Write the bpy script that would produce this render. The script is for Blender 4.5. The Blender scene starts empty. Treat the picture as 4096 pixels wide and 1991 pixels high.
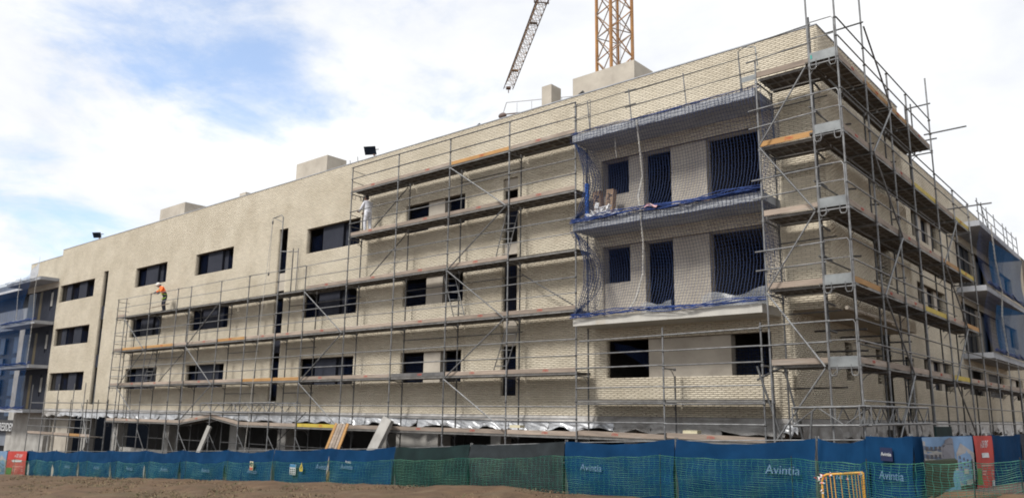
import bpy, math, random
import numpy as np
from mathutils import Vector, Matrix
random.seed(7); rng = np.random.default_rng(7)
S = bpy.context.scene
COL = S.collection

# ------------------------------------------------------------------ camera
# metres; x along the long facade (to the right), y away from the street, z = 0 at eye level
PITCH, ROLL, YAW = math.radians(11.737), math.radians(0.776), math.radians(40.5186)
cam = bpy.data.cameras.new('camera'); cam.sensor_width = 36; cam.lens = 36*3189.4/4096
cam.clip_start = 0.1; cam.clip_end = 3000
camo = bpy.data.objects.new('camera', cam); COL.objects.link(camo)
camo.matrix_world = Matrix.Rotation(YAW, 4, 'Z') @ Matrix.Rotation(math.pi/2+PITCH, 4, 'X') @ Matrix.Rotation(ROLL, 4, 'Z')
S.camera = camo

# ------------------------------------------------------------------ exposure
S.view_settings.view_transform = 'Standard'; S.view_settings.look = 'None'
S.view_settings.gamma = 1; S.view_settings.exposure = 0.72; S.view_settings.use_curve_mapping = False
S.cycles.use_denoising = True; S.cycles.filter_width = 1.9
S.cycles.max_bounces = 6; S.cycles.diffuse_bounces = 3; S.cycles.transparent_max_bounces = 12

# ------------------------------------------------------------------ sky and sun
SUN_DIR = Vector((-0.12, -0.75, 0.82)).normalized()
sun_el = math.asin(SUN_DIR.z); sun_az = math.atan2(SUN_DIR.x, SUN_DIR.y)
W = bpy.data.worlds.new('World'); S.world = W; W.use_nodes = True
nt = W.node_tree; N = nt.nodes; Lk = nt.links
for n in list(N): N.remove(n)
def wn(t, **kw):
    n = N.new(t)
    for a, b in kw.items(): setattr(n, a, b)
    return n
out = wn('ShaderNodeOutputWorld'); bg = wn('ShaderNodeBackground'); bg.inputs[1].default_value = 0.06
Lk.new(bg.outputs[0], out.inputs[0])
sky = wn('ShaderNodeTexSky', sky_type='NISHITA', sun_disc=False, sun_elevation=sun_el, sun_rotation=sun_az)
sky.air_density = 1.0; sky.dust_density = 1.5; sky.ozone_density = 1.5
tc = wn('ShaderNodeTexCoord')
def wmath(op, a, b=None, clamp=False):
    m = wn('ShaderNodeMath', operation=op, use_clamp=clamp)
    for i, v in enumerate((a, b)):
        if v is None: continue
        if isinstance(v, (int, float)): m.inputs[i].default_value = v
        else: Lk.new(v, m.inputs[i])
    return m.outputs[0]
sep = wn('ShaderNodeSeparateXYZ'); Lk.new(tc.outputs['Generated'], sep.inputs[0])
zz = wmath('ADD', wmath('MAXIMUM', sep.outputs[2], 0.0), 0.22)
cmb = wn('ShaderNodeCombineXYZ')
Lk.new(wmath('DIVIDE', sep.outputs[0], zz), cmb.inputs[0]); Lk.new(wmath('DIVIDE', sep.outputs[1], zz), cmb.inputs[1])
def noise(scale, detail, rough, off=0.0, dist=0.0):
    n = wn('ShaderNodeTexNoise'); n.noise_dimensions = '4D'
    n.inputs['W'].default_value = off
    n.inputs['Scale'].default_value = scale; n.inputs['Detail'].default_value = detail
    n.inputs['Roughness'].default_value = rough; n.inputs['Distortion'].default_value = dist
    Lk.new(cmb.outputs[0], n.inputs['Vector']); return n.outputs['Fac']
big = noise(1.5, 9, 0.58, 2.1, 0.35); fine = noise(5.0, 8, 0.6, 0.6, 0.3)
def px_dir(px, py):
    v = Vector(((px-2048)/3189.4, -(py-995.5)/3189.4, -1.0))
    return (camo.matrix_world.to_3x3() @ v).normalized()
# openings in the cloud deck: direction, angular radius (deg), weight
holes = [((520, 170), 5.5, 0.60), ((820, 110), 6.5, 0.68), ((1160, 230), 5.5, 0.56), ((1560, 110), 7.0, 0.50), ((1000, 60), 5.0, .5),
         ((40, 720), 3.0, 0.50), ((190, 1010), 4.0, 0.55), ((330, 900), 3.0, .35)]
acc = None
for (p, r, w) in holes:
    d = px_dir(*p)
    dp = wn('ShaderNodeVectorMath', operation='DOT_PRODUCT'); Lk.new(tc.outputs['Generated'], dp.inputs[0]); dp.inputs[1].default_value = d
    mr = wn('ShaderNodeMapRange', interpolation_type='SMOOTHSTEP')
    Lk.new(dp.outputs['Value'], mr.inputs[0]); mr.inputs[1].default_value = math.cos(math.radians(r*1.9)); mr.inputs[2].default_value = 1.0
    mr.inputs[3].default_value = 0; mr.inputs[4].default_value = w
    acc = mr.outputs[0] if acc is None else wmath('MAXIMUM', acc, mr.outputs[0])
med = noise(2.6, 9, 0.62, 1.3, 0.6)
nz_ = wmath('ADD', wmath('MULTIPLY', med, 0.7), wmath('MULTIPLY', fine, 0.3))
cover = wmath('ADD', acc, wmath('MULTIPLY', wmath('SUBTRACT', 0.5, nz_), 2.3))
mask = wn('ShaderNodeMapRange', interpolation_type='SMOOTHSTEP'); Lk.new(cover, mask.inputs[0])
mask.inputs[1].default_value = 0.32; mask.inputs[2].default_value = 0.88; mask.inputs[3].default_value = 1.0; mask.inputs[4].default_value = 0.24
cr = wn('ShaderNodeValToRGB'); Lk.new(wmath('ADD', wmath('MULTIPLY', big, 0.75), wmath('MULTIPLY', fine, 0.25)), cr.inputs[0])
cr.color_ramp.elements[0].position = 0.36; cr.color_ramp.elements[0].color = (8.5, 8.85, 9.5, 1)
cr.color_ramp.elements[1].position = 0.60; cr.color_ramp.elements[1].color = (11.4, 11.45, 11.5, 1)
skm = wn('ShaderNodeMix', data_type='RGBA', blend_type='MULTIPLY'); skm.inputs[0].default_value = 1
Lk.new(sky.outputs[0], skm.inputs[6]); skm.inputs[7].default_value = (2.3, 2.55, 2.75, 1)
mx = wn('ShaderNodeMix', data_type='RGBA'); Lk.new(mask.outputs[0], mx.inputs[0]); Lk.new(skm.outputs[2], mx.inputs[6]); Lk.new(cr.outputs[0], mx.inputs[7])
Lk.new(mx.outputs[2], bg.inputs[0])
sl = bpy.data.lights.new('sun', 'SUN'); sl.energy = 2.4; sl.angle = math.radians(13); sl.color = (1.0, 0.96, 0.9)
so = bpy.data.objects.new('sun', sl); COL.objects.link(so); so.rotation_euler = SUN_DIR.to_track_quat('Z', 'Y').to_euler(); so.location = (0, 0, 60)

# ------------------------------------------------------------------ materials
MATS = {}
def mat(name, c1, c2=None, rough=0.7, metal=0.0, scale=4.0, detail=6, bump=0.0, bscale=None, island=0.0, objrand=0.0,
        stain=None, stretch=None, lo=0.35, hi=0.65, spec=0.4, alpha=None):
    m = bpy.data.materials.new(name); m.use_nodes = True
    t = m.node_tree; nd = t.nodes; lk = t.links; b = nd['Principled BSDF']
    b.inputs['Roughness'].default_value = rough; b.inputs['Metallic'].default_value = metal
    b.inputs['Specular IOR Level'].default_value = spec
    g = nd.new('ShaderNodeNewGeometry')
    vec = g.outputs['Position']
    if stretch:
        mp = nd.new('ShaderNodeMapping'); mp.inputs['Scale'].default_value = stretch; lk.new(vec, mp.inputs[0]); vec = mp.outputs[0]
    nz = nd.new('ShaderNodeTexNoise'); nz.inputs['Scale'].default_value = scale; nz.inputs['Detail'].default_value = detail
    nz.inputs['Roughness'].default_value = 0.6; lk.new(vec, nz.inputs['Vector'])
    rp = nd.new('ShaderNodeValToRGB'); lk.new(nz.outputs['Fac'], rp.inputs[0])
    c2 = c2 or tuple(x*0.8 for x in c1)
    rp.color_ramp.elements[0].position = lo; rp.color_ramp.elements[0].color = (*c2, 1)
    rp.color_ramp.elements[1].position = hi; rp.color_ramp.elements[1].color = (*c1, 1)
    col = rp.outputs[0]
    if stain:
        n2 = nd.new('ShaderNodeTexNoise'); n2.inputs['Scale'].default_value = stain[1]; n2.inputs['Detail'].default_value = 7
        n2.inputs['Roughness'].default_value = 0.65
        lk.new(vec, n2.inputs['Vector'])
        r2 = nd.new('ShaderNodeMapRange'); lk.new(n2.outputs['Fac'], r2.inputs[0]); r2.inputs[1].default_value = stain[2]; r2.inputs[2].default_value = stain[2]+0.16
        r2.inputs[4].default_value = stain[3]
        mm = nd.new('ShaderNodeMix'); mm.data_type = 'RGBA'; lk.new(r2.outputs[0], mm.inputs[0]); lk.new(col, mm.inputs[6]); mm.inputs[7].default_value = (*stain[0], 1); col = mm.outputs[2]
    for amt, src in ((island, 'i'), (objrand, 'o')):
        if not amt: continue
        if src == 'i': o_ = g.outputs['Random Per Island']
        else: o_ = nd.new('ShaderNodeObjectInfo').outputs['Random']
        mr = nd.new('ShaderNodeMapRange'); lk.new(o_, mr.inputs[0]); mr.inputs[3].default_value = 1-amt; mr.inputs[4].default_value = 1+amt*0.6
        hs = nd.new('ShaderNodeHueSaturation'); lk.new(mr.outputs[0], hs.inputs['Value']); lk.new(col, hs.inputs['Color']); col = hs.outputs[0]
    lk.new(col, b.inputs['Base Color'])
    if bump:
        n3 = nd.new('ShaderNodeTexNoise'); n3.inputs['Scale'].default_value = bscale or scale*6; n3.inputs['Detail'].default_value = 5; lk.new(vec, n3.inputs['Vector'])
        bp = nd.new('ShaderNodeBump'); bp.inputs['Strength'].default_value = bump; bp.inputs['Distance'].default_value = 0.02
        lk.new(n3.outputs['Fac'], bp.inputs['Height']); lk.new(bp.outputs[0], b.inputs['Normal'])
    if alpha is not None: b.inputs['Alpha'].default_value = alpha
    MATS[name] = m; return m
BRICK = mat('cream_brick', (0.68, 0.615, 0.495), (0.575, 0.512, 0.40), rough=0.85, scale=0.7, island=0.08, objrand=0.10, stain=((0.43, 0.355, 0.25), 0.55, 0.565, 0.45), bump=0.3, bscale=60)
MORTAR = mat('dark_mortar', (0.17, 0.142, 0.108), (0.12, 0.10, 0.077), rough=0.95, scale=3)
PLASTER = mat('grey_plaster', (0.44, 0.40, 0.34), (0.345, 0.31, 0.262), rough=0.9, scale=1.1, stain=((0.27, 0.24, 0.205), 1.7, 0.55, 0.5), bump=0.25, bscale=25)
CONC = mat('raw_concrete', (0.36, 0.35, 0.33), (0.25, 0.24, 0.225), rough=0.9, scale=1.3, stain=((0.17, 0.16, 0.15), 1.2, 0.56, 0.6), bump=0.35, bscale=20)
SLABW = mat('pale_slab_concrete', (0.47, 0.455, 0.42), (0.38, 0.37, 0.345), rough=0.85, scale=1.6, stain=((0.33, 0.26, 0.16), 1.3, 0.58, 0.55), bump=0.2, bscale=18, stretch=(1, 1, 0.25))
SLAB = mat('sky_tinted_slab_concrete', (0.36, 0.375, 0.405), (0.28, 0.292, 0.318), rough=0.85, scale=1.6, stain=((0.33, 0.26, 0.16), 1.3, 0.60, 0.5), bump=0.2, bscale=18, stretch=(1, 1, 0.25))  # blue-grey sky bounce on the balcony soffits is put into this base colour
INNERD = mat('shade_dark_basement_wall', (0.075, 0.07, 0.066), (0.05, 0.047, 0.044), rough=0.95, scale=0.8)  # shade of the unlit ground floor painted in as a near-black base colour
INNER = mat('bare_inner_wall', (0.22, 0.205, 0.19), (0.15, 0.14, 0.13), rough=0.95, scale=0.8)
DARKP = mat('anthracite_panel', (0.036, 0.039, 0.052), (0.028, 0.031, 0.042), rough=0.75, spec=.08, scale=1.2, stain=((0.06, 0.062, 0.072), 2.0, 0.6, 0.4))
STEEL = mat('galvanised_tube', (0.235, 0.24, 0.245), (0.13, 0.13, 0.133), rough=0.5, metal=0.45, scale=5, objrand=0.25, stain=((0.16, 0.11, 0.07), 3.2, 0.62, 0.5))
STEELD = mat('dark_weathered_tube', (0.115, 0.117, 0.12), (0.065, 0.065, 0.066), rough=0.55, metal=0.45, scale=5, objrand=0.25, stain=((0.12, 0.09, 0.06), 3.2, 0.62, 0.5))
PANEL = mat('galvanised_sheet', (0.22, 0.235, 0.24), (0.14, 0.15, 0.155), rough=0.5, metal=0.3, scale=2.5, stain=((0.18, 0.18, 0.17), 4, 0.58, 0.6))
DECK = mat('steel_deck', (0.24, 0.235, 0.225), (0.14, 0.135, 0.13), rough=0.6, metal=0.3, scale=3, objrand=0.2, stain=((0.34, 0.32, 0.29), 4.5, 0.6, 0.6))
DECKB = mat('worn_plywood_deck', (0.13, 0.115, 0.098), (0.08, 0.07, 0.06), rough=0.9, scale=4, objrand=0.2, stain=((0.2, 0.18, 0.16), 5, 0.6, 0.5))
TOE = mat('weathered_toe_board', (0.33, 0.265, 0.215), (0.22, 0.18, 0.15), rough=0.9, scale=6, stretch=(0.3, 0.3, 3), objrand=0.22, stain=((0.37, 0.345, 0.315), 2.0, 0.56, 0.7))
TOEO = mat('orange_wood', (0.42, 0.235, 0.085), (0.31, 0.17, 0.065), rough=0.75, scale=6, stretch=(0.3, 0.3, 3), objrand=0.15, stain=((0.5, 0.36, 0.2), 2, 0.6, 0.6))
TOEY = mat('yellow_board', (0.47, 0.36, 0.05), (0.36, 0.27, 0.05), rough=0.7, scale=4, stain=((0.35, 0.3, 0.15), 4, 0.6, 0.5))
TOEG = mat('dark_grey_board', (0.13, 0.125, 0.125), (0.08, 0.08, 0.08), rough=0.9, scale=5)
RED = mat('red_print', (0.50, 0.06, 0.03), (0.42, 0.05, 0.03), rough=0.7)
NETB = mat('blue_net_cord', (0.011, 0.034, 0.118), (0.008, 0.024, 0.085), rough=0.7, scale=2)
NETD = mat('dark_navy_net_cord', (0.022, 0.032, 0.075), (0.016, 0.026, 0.06), rough=0.8, scale=2)
NETL = mat('bright_blue_net_edge', (0.010, 0.042, 0.19), (0.007, 0.028, 0.13), rough=0.65, scale=6)
ROPE = mat('white_rope', (0.56, 0.54, 0.50), (0.20, 0.20, 0.20), rough=0.9, scale=26)
TARP = mat('blue_fence_mesh', (0.0058, 0.039, 0.104), (0.0044, 0.029, 0.08), rough=0.85, spec=.08, scale=1.5, stain=((0.008, 0.034, 0.10), 2.2, 0.58, 0.5), bump=0.15, bscale=9)
TARPG = mat('dark_green_fence_mesh', (0.010, 0.024, 0.024), (0.007, 0.016, 0.017), rough=0.85, spec=.2, scale=1.5, bump=0.15, bscale=9)
TARPN = mat('dark_navy_fence_sheet', (0.012, 0.016, 0.028), rough=0.7)
GREEN = mat('green_barrier_strand', (0.018, 0.16, 0.115), (0.012, 0.12, 0.09), rough=0.5, scale=3)
GREENL = mat('pale_green_barrier_strand', (0.13, 0.34, 0.22), (0.025, 0.17, 0.13), rough=0.45, scale=1.6, lo=0.45, hi=0.6)
FOIL = mat('silver_foil', (0.52, 0.53, 0.55), (0.33, 0.34, 0.355), rough=0.42, metal=0.55, scale=3, bump=0.6, bscale=9)
FOILD = mat('dirty_foil', (0.37, 0.36, 0.35), (0.21, 0.20, 0.19), rough=0.6, metal=0.25, scale=2, bump=0.5, bscale=10, stain=((0.52, 0.52, 0.52), 3, 0.57, 0.6))
WHITE = mat('white_print', (0.55, 0.56, 0.57), (0.47, 0.48, 0.49), rough=0.7)
LOGO = mat('faded_white_print', (0.14, 0.22, 0.34), (0.09, 0.16, 0.27), rough=0.7, scale=8)
BLACK = mat('black_paint', (0.02, 0.02, 0.022), rough=0.5)
CRANE = mat('crane_orange_paint', (0.40, 0.20, 0.065), (0.28, 0.135, 0.05), rough=0.6, scale=1.2, stain=((0.20, 0.15, 0.12), 1.6, 0.57, 0.7))
CRANEG = mat('crane_grey_brace', (0.22, 0.20, 0.19), (0.30, 0.18, 0.09), rough=0.6, scale=0.8)
CRANEL = mat('crane_pale_steel', (0.40, 0.40, 0.42), (0.28, 0.27, 0.27), rough=0.5, scale=0.6)
RUST = mat('dark_rusty_chord', (0.16, 0.10, 0.075), (0.09, 0.07, 0.07), rough=0.7, scale=0.8)
DIRT = None
SKIN = mat('skin', (0.33, 0.17, 0.11), rough=0.6); SKIND = mat('skin_brown', (0.17, 0.085, 0.055), rough=0.6)
COVER = mat('white_overalls', (0.66, 0.67, 0.72), (0.54, 0.55, 0.60), rough=0.85, scale=7, bump=0.5, bscale=14)
HIVIS = mat('orange_hi_vis', (0.90, 0.16, 0.02), (0.78, 0.13, 0.02), rough=0.6, scale=6)
NAVY = mat('navy_workwear', (0.03, 0.034, 0.055), (0.02, 0.022, 0.036), rough=0.85, scale=6)
LIME = mat('lime_harness', (0.40, 0.62, 0.05), rough=0.5)
HAIR = mat('dark_hair', (0.015, 0.012, 0.011), rough=0.8)
HELM = mat('white_helmet', (0.75, 0.74, 0.70), rough=0.35)
CARD = mat('brown_cardboard', (0.34, 0.235, 0.15), (0.28, 0.19, 0.12), rough=0.9, scale=3)
POLY = mat('plastic_scrap', (0.70, 0.70, 0.70), (0.5, 0.5, 0.52), rough=0.5, scale=4)
FILM = mat('clear_plastic_sheet', (0.45, 0.47, 0.50), rough=0.3, alpha=0.45, scale=2)
VEIL = mat('fine_blue_netting', (0.006, 0.033, 0.10), (0.004, 0.022, 0.07), rough=0.9, spec=.03, scale=1.2, alpha=0.36)
VEILR = mat('blue_balcony_veil', (0.011, 0.080, 0.20), (0.007, 0.055, 0.14), rough=0.9, spec=.03, scale=1.5, alpha=0.66)
VEILP = mat('fine_pale_netting', (0.22, 0.26, 0.33), (0.15, 0.18, 0.25), rough=0.8, scale=1.2, alpha=0.5)
VEILW = mat('white_blue_netting', (0.42, 0.47, 0.56), (0.30, 0.35, 0.45), rough=0.8, scale=3, alpha=0.6)
YEL = mat('yellow_orange_barrier', (0.60, 0.32, 0.045), (0.48, 0.25, 0.04), rough=0.5, scale=4)
TAPEW = mat('red_white_tape', (0.62, 0.60, 0.58), (0.55, 0.04, 0.03), rough=0.5, scale=9, lo=0.49, hi=0.51)
GLASSD = mat('dark_glass', (0.018, 0.026, 0.042), (0.012, 0.018, 0.03), rough=0.45, spec=0.1)
GLASSB = mat('blue_glass', (0.035, 0.065, 0.12), (0.02, 0.04, 0.08), rough=0.4, spec=0.15)
METALR = mat('ribbed_metal', (0.20, 0.22, 0.26), (0.13, 0.145, 0.175), rough=0.8, metal=0.0, spec=.1, scale=1, stretch=(8, 8, 0.2))
BEIGE = mat('beige_render', (0.52, 0.47, 0.40), (0.44, 0.40, 0.34), rough=0.9)
OCHRE = mat('ochre_panel', (0.085, 0.06, 0.02), (0.06, 0.045, 0.018), rough=0.6)
BLUEP = mat('bright_blue_pipe', (0.02, 0.11, 0.48), (0.015, 0.09, 0.40), rough=0.4)

# ------------------------------------------------------------------ mesh helpers
def link(o, parent=None):
    COL.objects.link(o)
    if parent is not None: o.parent = parent
    return o
def tag(o, label=None, cat=None, group=None, kind=None):
    for k_, v in (('label', label), ('category', cat), ('group', group), ('kind', kind)):
        if v: o[k_] = v
    return o
def thing(name, label, cat, loc=(0, 0, 0), group=None):
    o = bpy.data.objects.new(name, None); o.location = loc; o.empty_display_size = 0.2; COL.objects.link(o)
    return tag(o, label, cat, group)
class MB:
    def __init__(s): s.v = []; s.f = []; s.m = []; s.sm = []
    def add(s, vs, fs, mi=0, smooth=False):
        b = len(s.v); s.v += [tuple(p) for p in vs]
        for f in fs: s.f.append(tuple(i+b for i in f)); s.m.append(mi); s.sm.append(smooth)
    def box(s, x0, x1, y0, y1, z0, z1, mi=0):
        if x0 > x1: x0, x1 = x1, x0
        if y0 > y1: y0, y1 = y1, y0
        if z0 > z1: z0, z1 = z1, z0
        s.add([(x0,y0,z0),(x1,y0,z0),(x1,y1,z0),(x0,y1,z0),(x0,y0,z1),(x1,y0,z1),(x1,y1,z1),(x0,y1,z1)],
              [(0,3,2,1),(4,5,6,7),(0,1,5,4),(1,2,6,5),(2,3,7,6),(3,0,4,7)], mi)
    def beam(s, p0, p1, w, h, up=(0,0,1), mi=0):
        p0 = Vector(p0); p1 = Vector(p1); d = (p1-p0).normalized(); u = Vector(up); a = d.cross(u).normalized(); b = a.cross(d).normalized()
        vs = [p+a*sx*w/2+b*sy*h/2 for p in (p0, p1) for sx, sy in ((-1,-1),(1,-1),(1,1),(-1,1))]
        s.add(vs, [(0,1,2,3),(7,6,5,4),(0,4,5,1),(1,5,6,2),(2,6,7,3),(3,7,4,0)], mi)
    def tube(s, pts, r, n=6, mi=0, cap=True):
        pts = [Vector(p) for p in pts]; rs = r if isinstance(r, (list, tuple)) else [r]*len(pts)
        vs = []; prev = None
        for i, p in enumerate(pts):
            d = (pts[min(i+1, len(pts)-1)]-pts[max(i-1, 0)]).normalized()
            if prev is None: prev = d.orthogonal().normalized()
            a = (prev - d*prev.dot(d)); a = a.normalized() if a.length > 1e-6 else d.orthogonal().normalized(); b = d.cross(a); prev = a
            vs += [p+a*math.cos(2*math.pi*k/n)*rs[i]+b*math.sin(2*math.pi*k/n)*rs[i] for k in range(n)]
        fs = [(i*n+k, i*n+(k+1)%n, (i+1)*n+(k+1)%n, (i+1)*n+k) for i in range(len(pts)-1) for k in range(n)]
        s.add(vs, fs, mi, n > 3)
        if cap and n > 3:
            s.add([vs[k] for k in range(n)][::-1], [tuple(range(n))], mi); s.add(vs[-n:], [tuple(range(n))], mi)
    def quad(s, a, b, c, d, mi=0): s.add([a, b, c, d], [(0,1,2,3)], mi)
    def ell(s, c, r, mi=0, n=10, m=7, rot=None):
        c = Vector(c); vs = []
        for i in range(m+1):
            th = math.pi*i/m
            for k_ in range(n):
                ph = 2*math.pi*k_/n
                p = Vector((r[0]*math.sin(th)*math.cos(ph), r[1]*math.sin(th)*math.sin(ph), r[2]*math.cos(th)))
                vs.append(c+(rot @ p if rot else p))
        s.add(vs, [(i*n+k_, (i+1)*n+k_, (i+1)*n+(k_+1)%n, i*n+(k_+1)%n) for i in range(m) for k_ in range(n)], mi, True)
    def mesh(s, name, mats):
        me = bpy.data.meshes.new(name); me.from_pydata(s.v, [], s.f)
        for m_ in (mats if isinstance(mats, (list, tuple)) else [mats]): me.materials.append(m_)
        me.polygons.foreach_set('material_index', s.m); me.polygons.foreach_set('use_smooth', s.sm); me.update(); return me
    def build(s, name, mats, parent=None):
        o = bpy.data.objects.new(name, s.mesh(name, mats)); link(o, parent)
        if parent is not None: o.matrix_parent_inverse = Matrix.Translation(-parent.location) if parent.parent is None else Matrix.Identity(4)
        return o
def sub(name, me, mw, parent, pw):
    o = bpy.data.objects.new(name, me); link(o, parent); o.matrix_parent_inverse = pw.inverted(); o.matrix_basis = mw; return o
def place(name, me, mw, parent=None):
    """object with shared mesh at a WORLD matrix under parent"""
    o = bpy.data.objects.new(name, me); link(o, parent)
    if parent is not None: mw = Matrix.Translation(-root_loc(parent)) @ mw
    o.matrix_basis = mw; return o
def root_loc(p):
    # every parent in this scene is unrotated; sub-part parents sit at a known translation
    l = Vector((0, 0, 0))
    while p is not None:
        l = l + p.matrix_parent_inverse.translation + p.location; p = p.parent
    return l
_tb = {}
def tube_mesh(m_, n=8):
    k_ = (m_.name, n)
    if k_ not in _tb:
        b = MB(); b.tube([(0,0,0),(0,0,1)], 1.0, n); _tb[k_] = b.mesh('tube', m_)
    return _tb[k_]
def tube(name, p0, p1, r, m_, parent, n=8):
    p0 = Vector(p0); p1 = Vector(p1); d = p1-p0
    mw = Matrix.Translation(p0) @ d.to_track_quat('Z', 'Y').to_matrix().to_4x4() @ Matrix.Diagonal((r, r, d.length, 1))
    return place(name, tube_mesh(m_, n), mw, parent)
_bx = {}
def box_mesh(m_):
    if m_.name not in _bx:
        b = MB(); b.box(-.5, .5, -.5, .5, -.5, .5); _bx[m_.name] = b.mesh('board', m_)
    return _bx[m_.name]
def boxo(name, c, s, m_, parent, rot=None):
    mw = Matrix.Translation(c) @ (rot.to_4x4() if rot else Matrix.Identity(4)) @ Matrix.Diagonal((*s, 1))
    return place(name, box_mesh(m_), mw, parent)
_txt = {}
def text_mesh(body, m_, size=1.0, shear=0.0, ext=0.004, space=1.0):
    k_ = (body, m_.name, size, shear)
    if k_ in _txt: return _txt[k_]
    cu = bpy.data.curves.new('lettering', 'FONT'); cu.body = body; cu.size = size; cu.extrude = ext; cu.align_x = 'CENTER'; cu.align_y = 'CENTER'
    cu.shear = shear; cu.space_character = space; cu.resolution_u = 3
    o = bpy.data.objects.new('lettering', cu); COL.objects.link(o)
    dg = bpy.context.evaluated_depsgraph_get(); me = bpy.data.meshes.new_from_object(o.evaluated_get(dg)); me.materials.clear(); me.materials.append(m_)
    bpy.data.objects.remove(o); _txt[k_] = me; return me
FACE_S = Matrix(((1,0,0),(0,0,-1),(0,1,0)))      # text facing the street (-y)
FACE_E = Matrix(((0,0,1),(1,0,0),(0,1,0)))       # text facing +x
def vnoise(x, y, s=0):
    def h(i, j):
        n = math.sin(i*127.1+j*311.7+s*74.7)*43758.5453; return n-math.floor(n)
    i, j = math.floor(x), math.floor(y); fx, fy = x-i, y-j; fx = fx*fx*(3-2*fx); fy = fy*fy*(3-2*fy)
    return (h(i,j)*(1-fx)+h(i+1,j)*fx)*(1-fy)+(h(i,j+1)*(1-fx)+h(i+1,j+1)*fx)*fy
def lerpt(t, x):
    if x <= t[0][0]: return t[0][1]+(x-t[0][0])*(t[1][1]-t[0][1])/(t[1][0]-t[0][0])
    for (a, va), (b, vb) in zip(t, t[1:]):
        if x <= b: return va+(x-a)*(vb-va)/(b-a)
    (a, va), (b, vb) = t[-2], t[-1]
    return vb+(x-b)*0.02

# ------------------------------------------------------------------ terrain
FT = [(-50.9, -2.38), (-39.75, -1.96), (-28.84, -1.51), (-21.55, -1.16), (-14.2, -0.74), (-10.6, -0.58), (-6.2, -0.42)]   # fence top
NT = [(-48, -2.77), (-43.5, -2.62), (-25.3, -1.79), (-20.7, -1.51), (-13.7, -1.09), (-11.1, -0.98), (-6.7, -0.88)]           # barrier net top
def fence_top(x): return lerpt(FT, x)
def net_top(x): return lerpt(NT, x)
def sm(t): t = max(0, min(1, t)); return t*t*(3-2*t)
def ground(x, y):
    pl = -1.6+0.0465*x+0.02*y if x > -110 else -6.7+0.02*y
    if x > 5: pl = -1.6+0.0465*5+0.02*(min(y, 60))
    if x > -14 and y < 19.3: pl -= .42*sm((x+14)/4.5)*(1-sm((y-17.8)/1.4) if x > -5.5 else 1)
    xx = max(min(x, -6.2), -70)
    nb = net_top(xx)-1.02; fb = fence_top(xx)-2.03
    if y < 17.0: z = pl
    elif y < 18.3: z = pl+(min(nb, pl)-pl)*sm((y-17.0)/1.2)
    else: z = min(nb, pl)+(fb-min(nb, pl))*sm((y-18.5)/0.7)
    if x > -8.5:
        q = sm((x+8.5)/2.5); z = z*(1-q)+(min(pl, -1.42) if y < 60 else pl)*q
    return z
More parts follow.
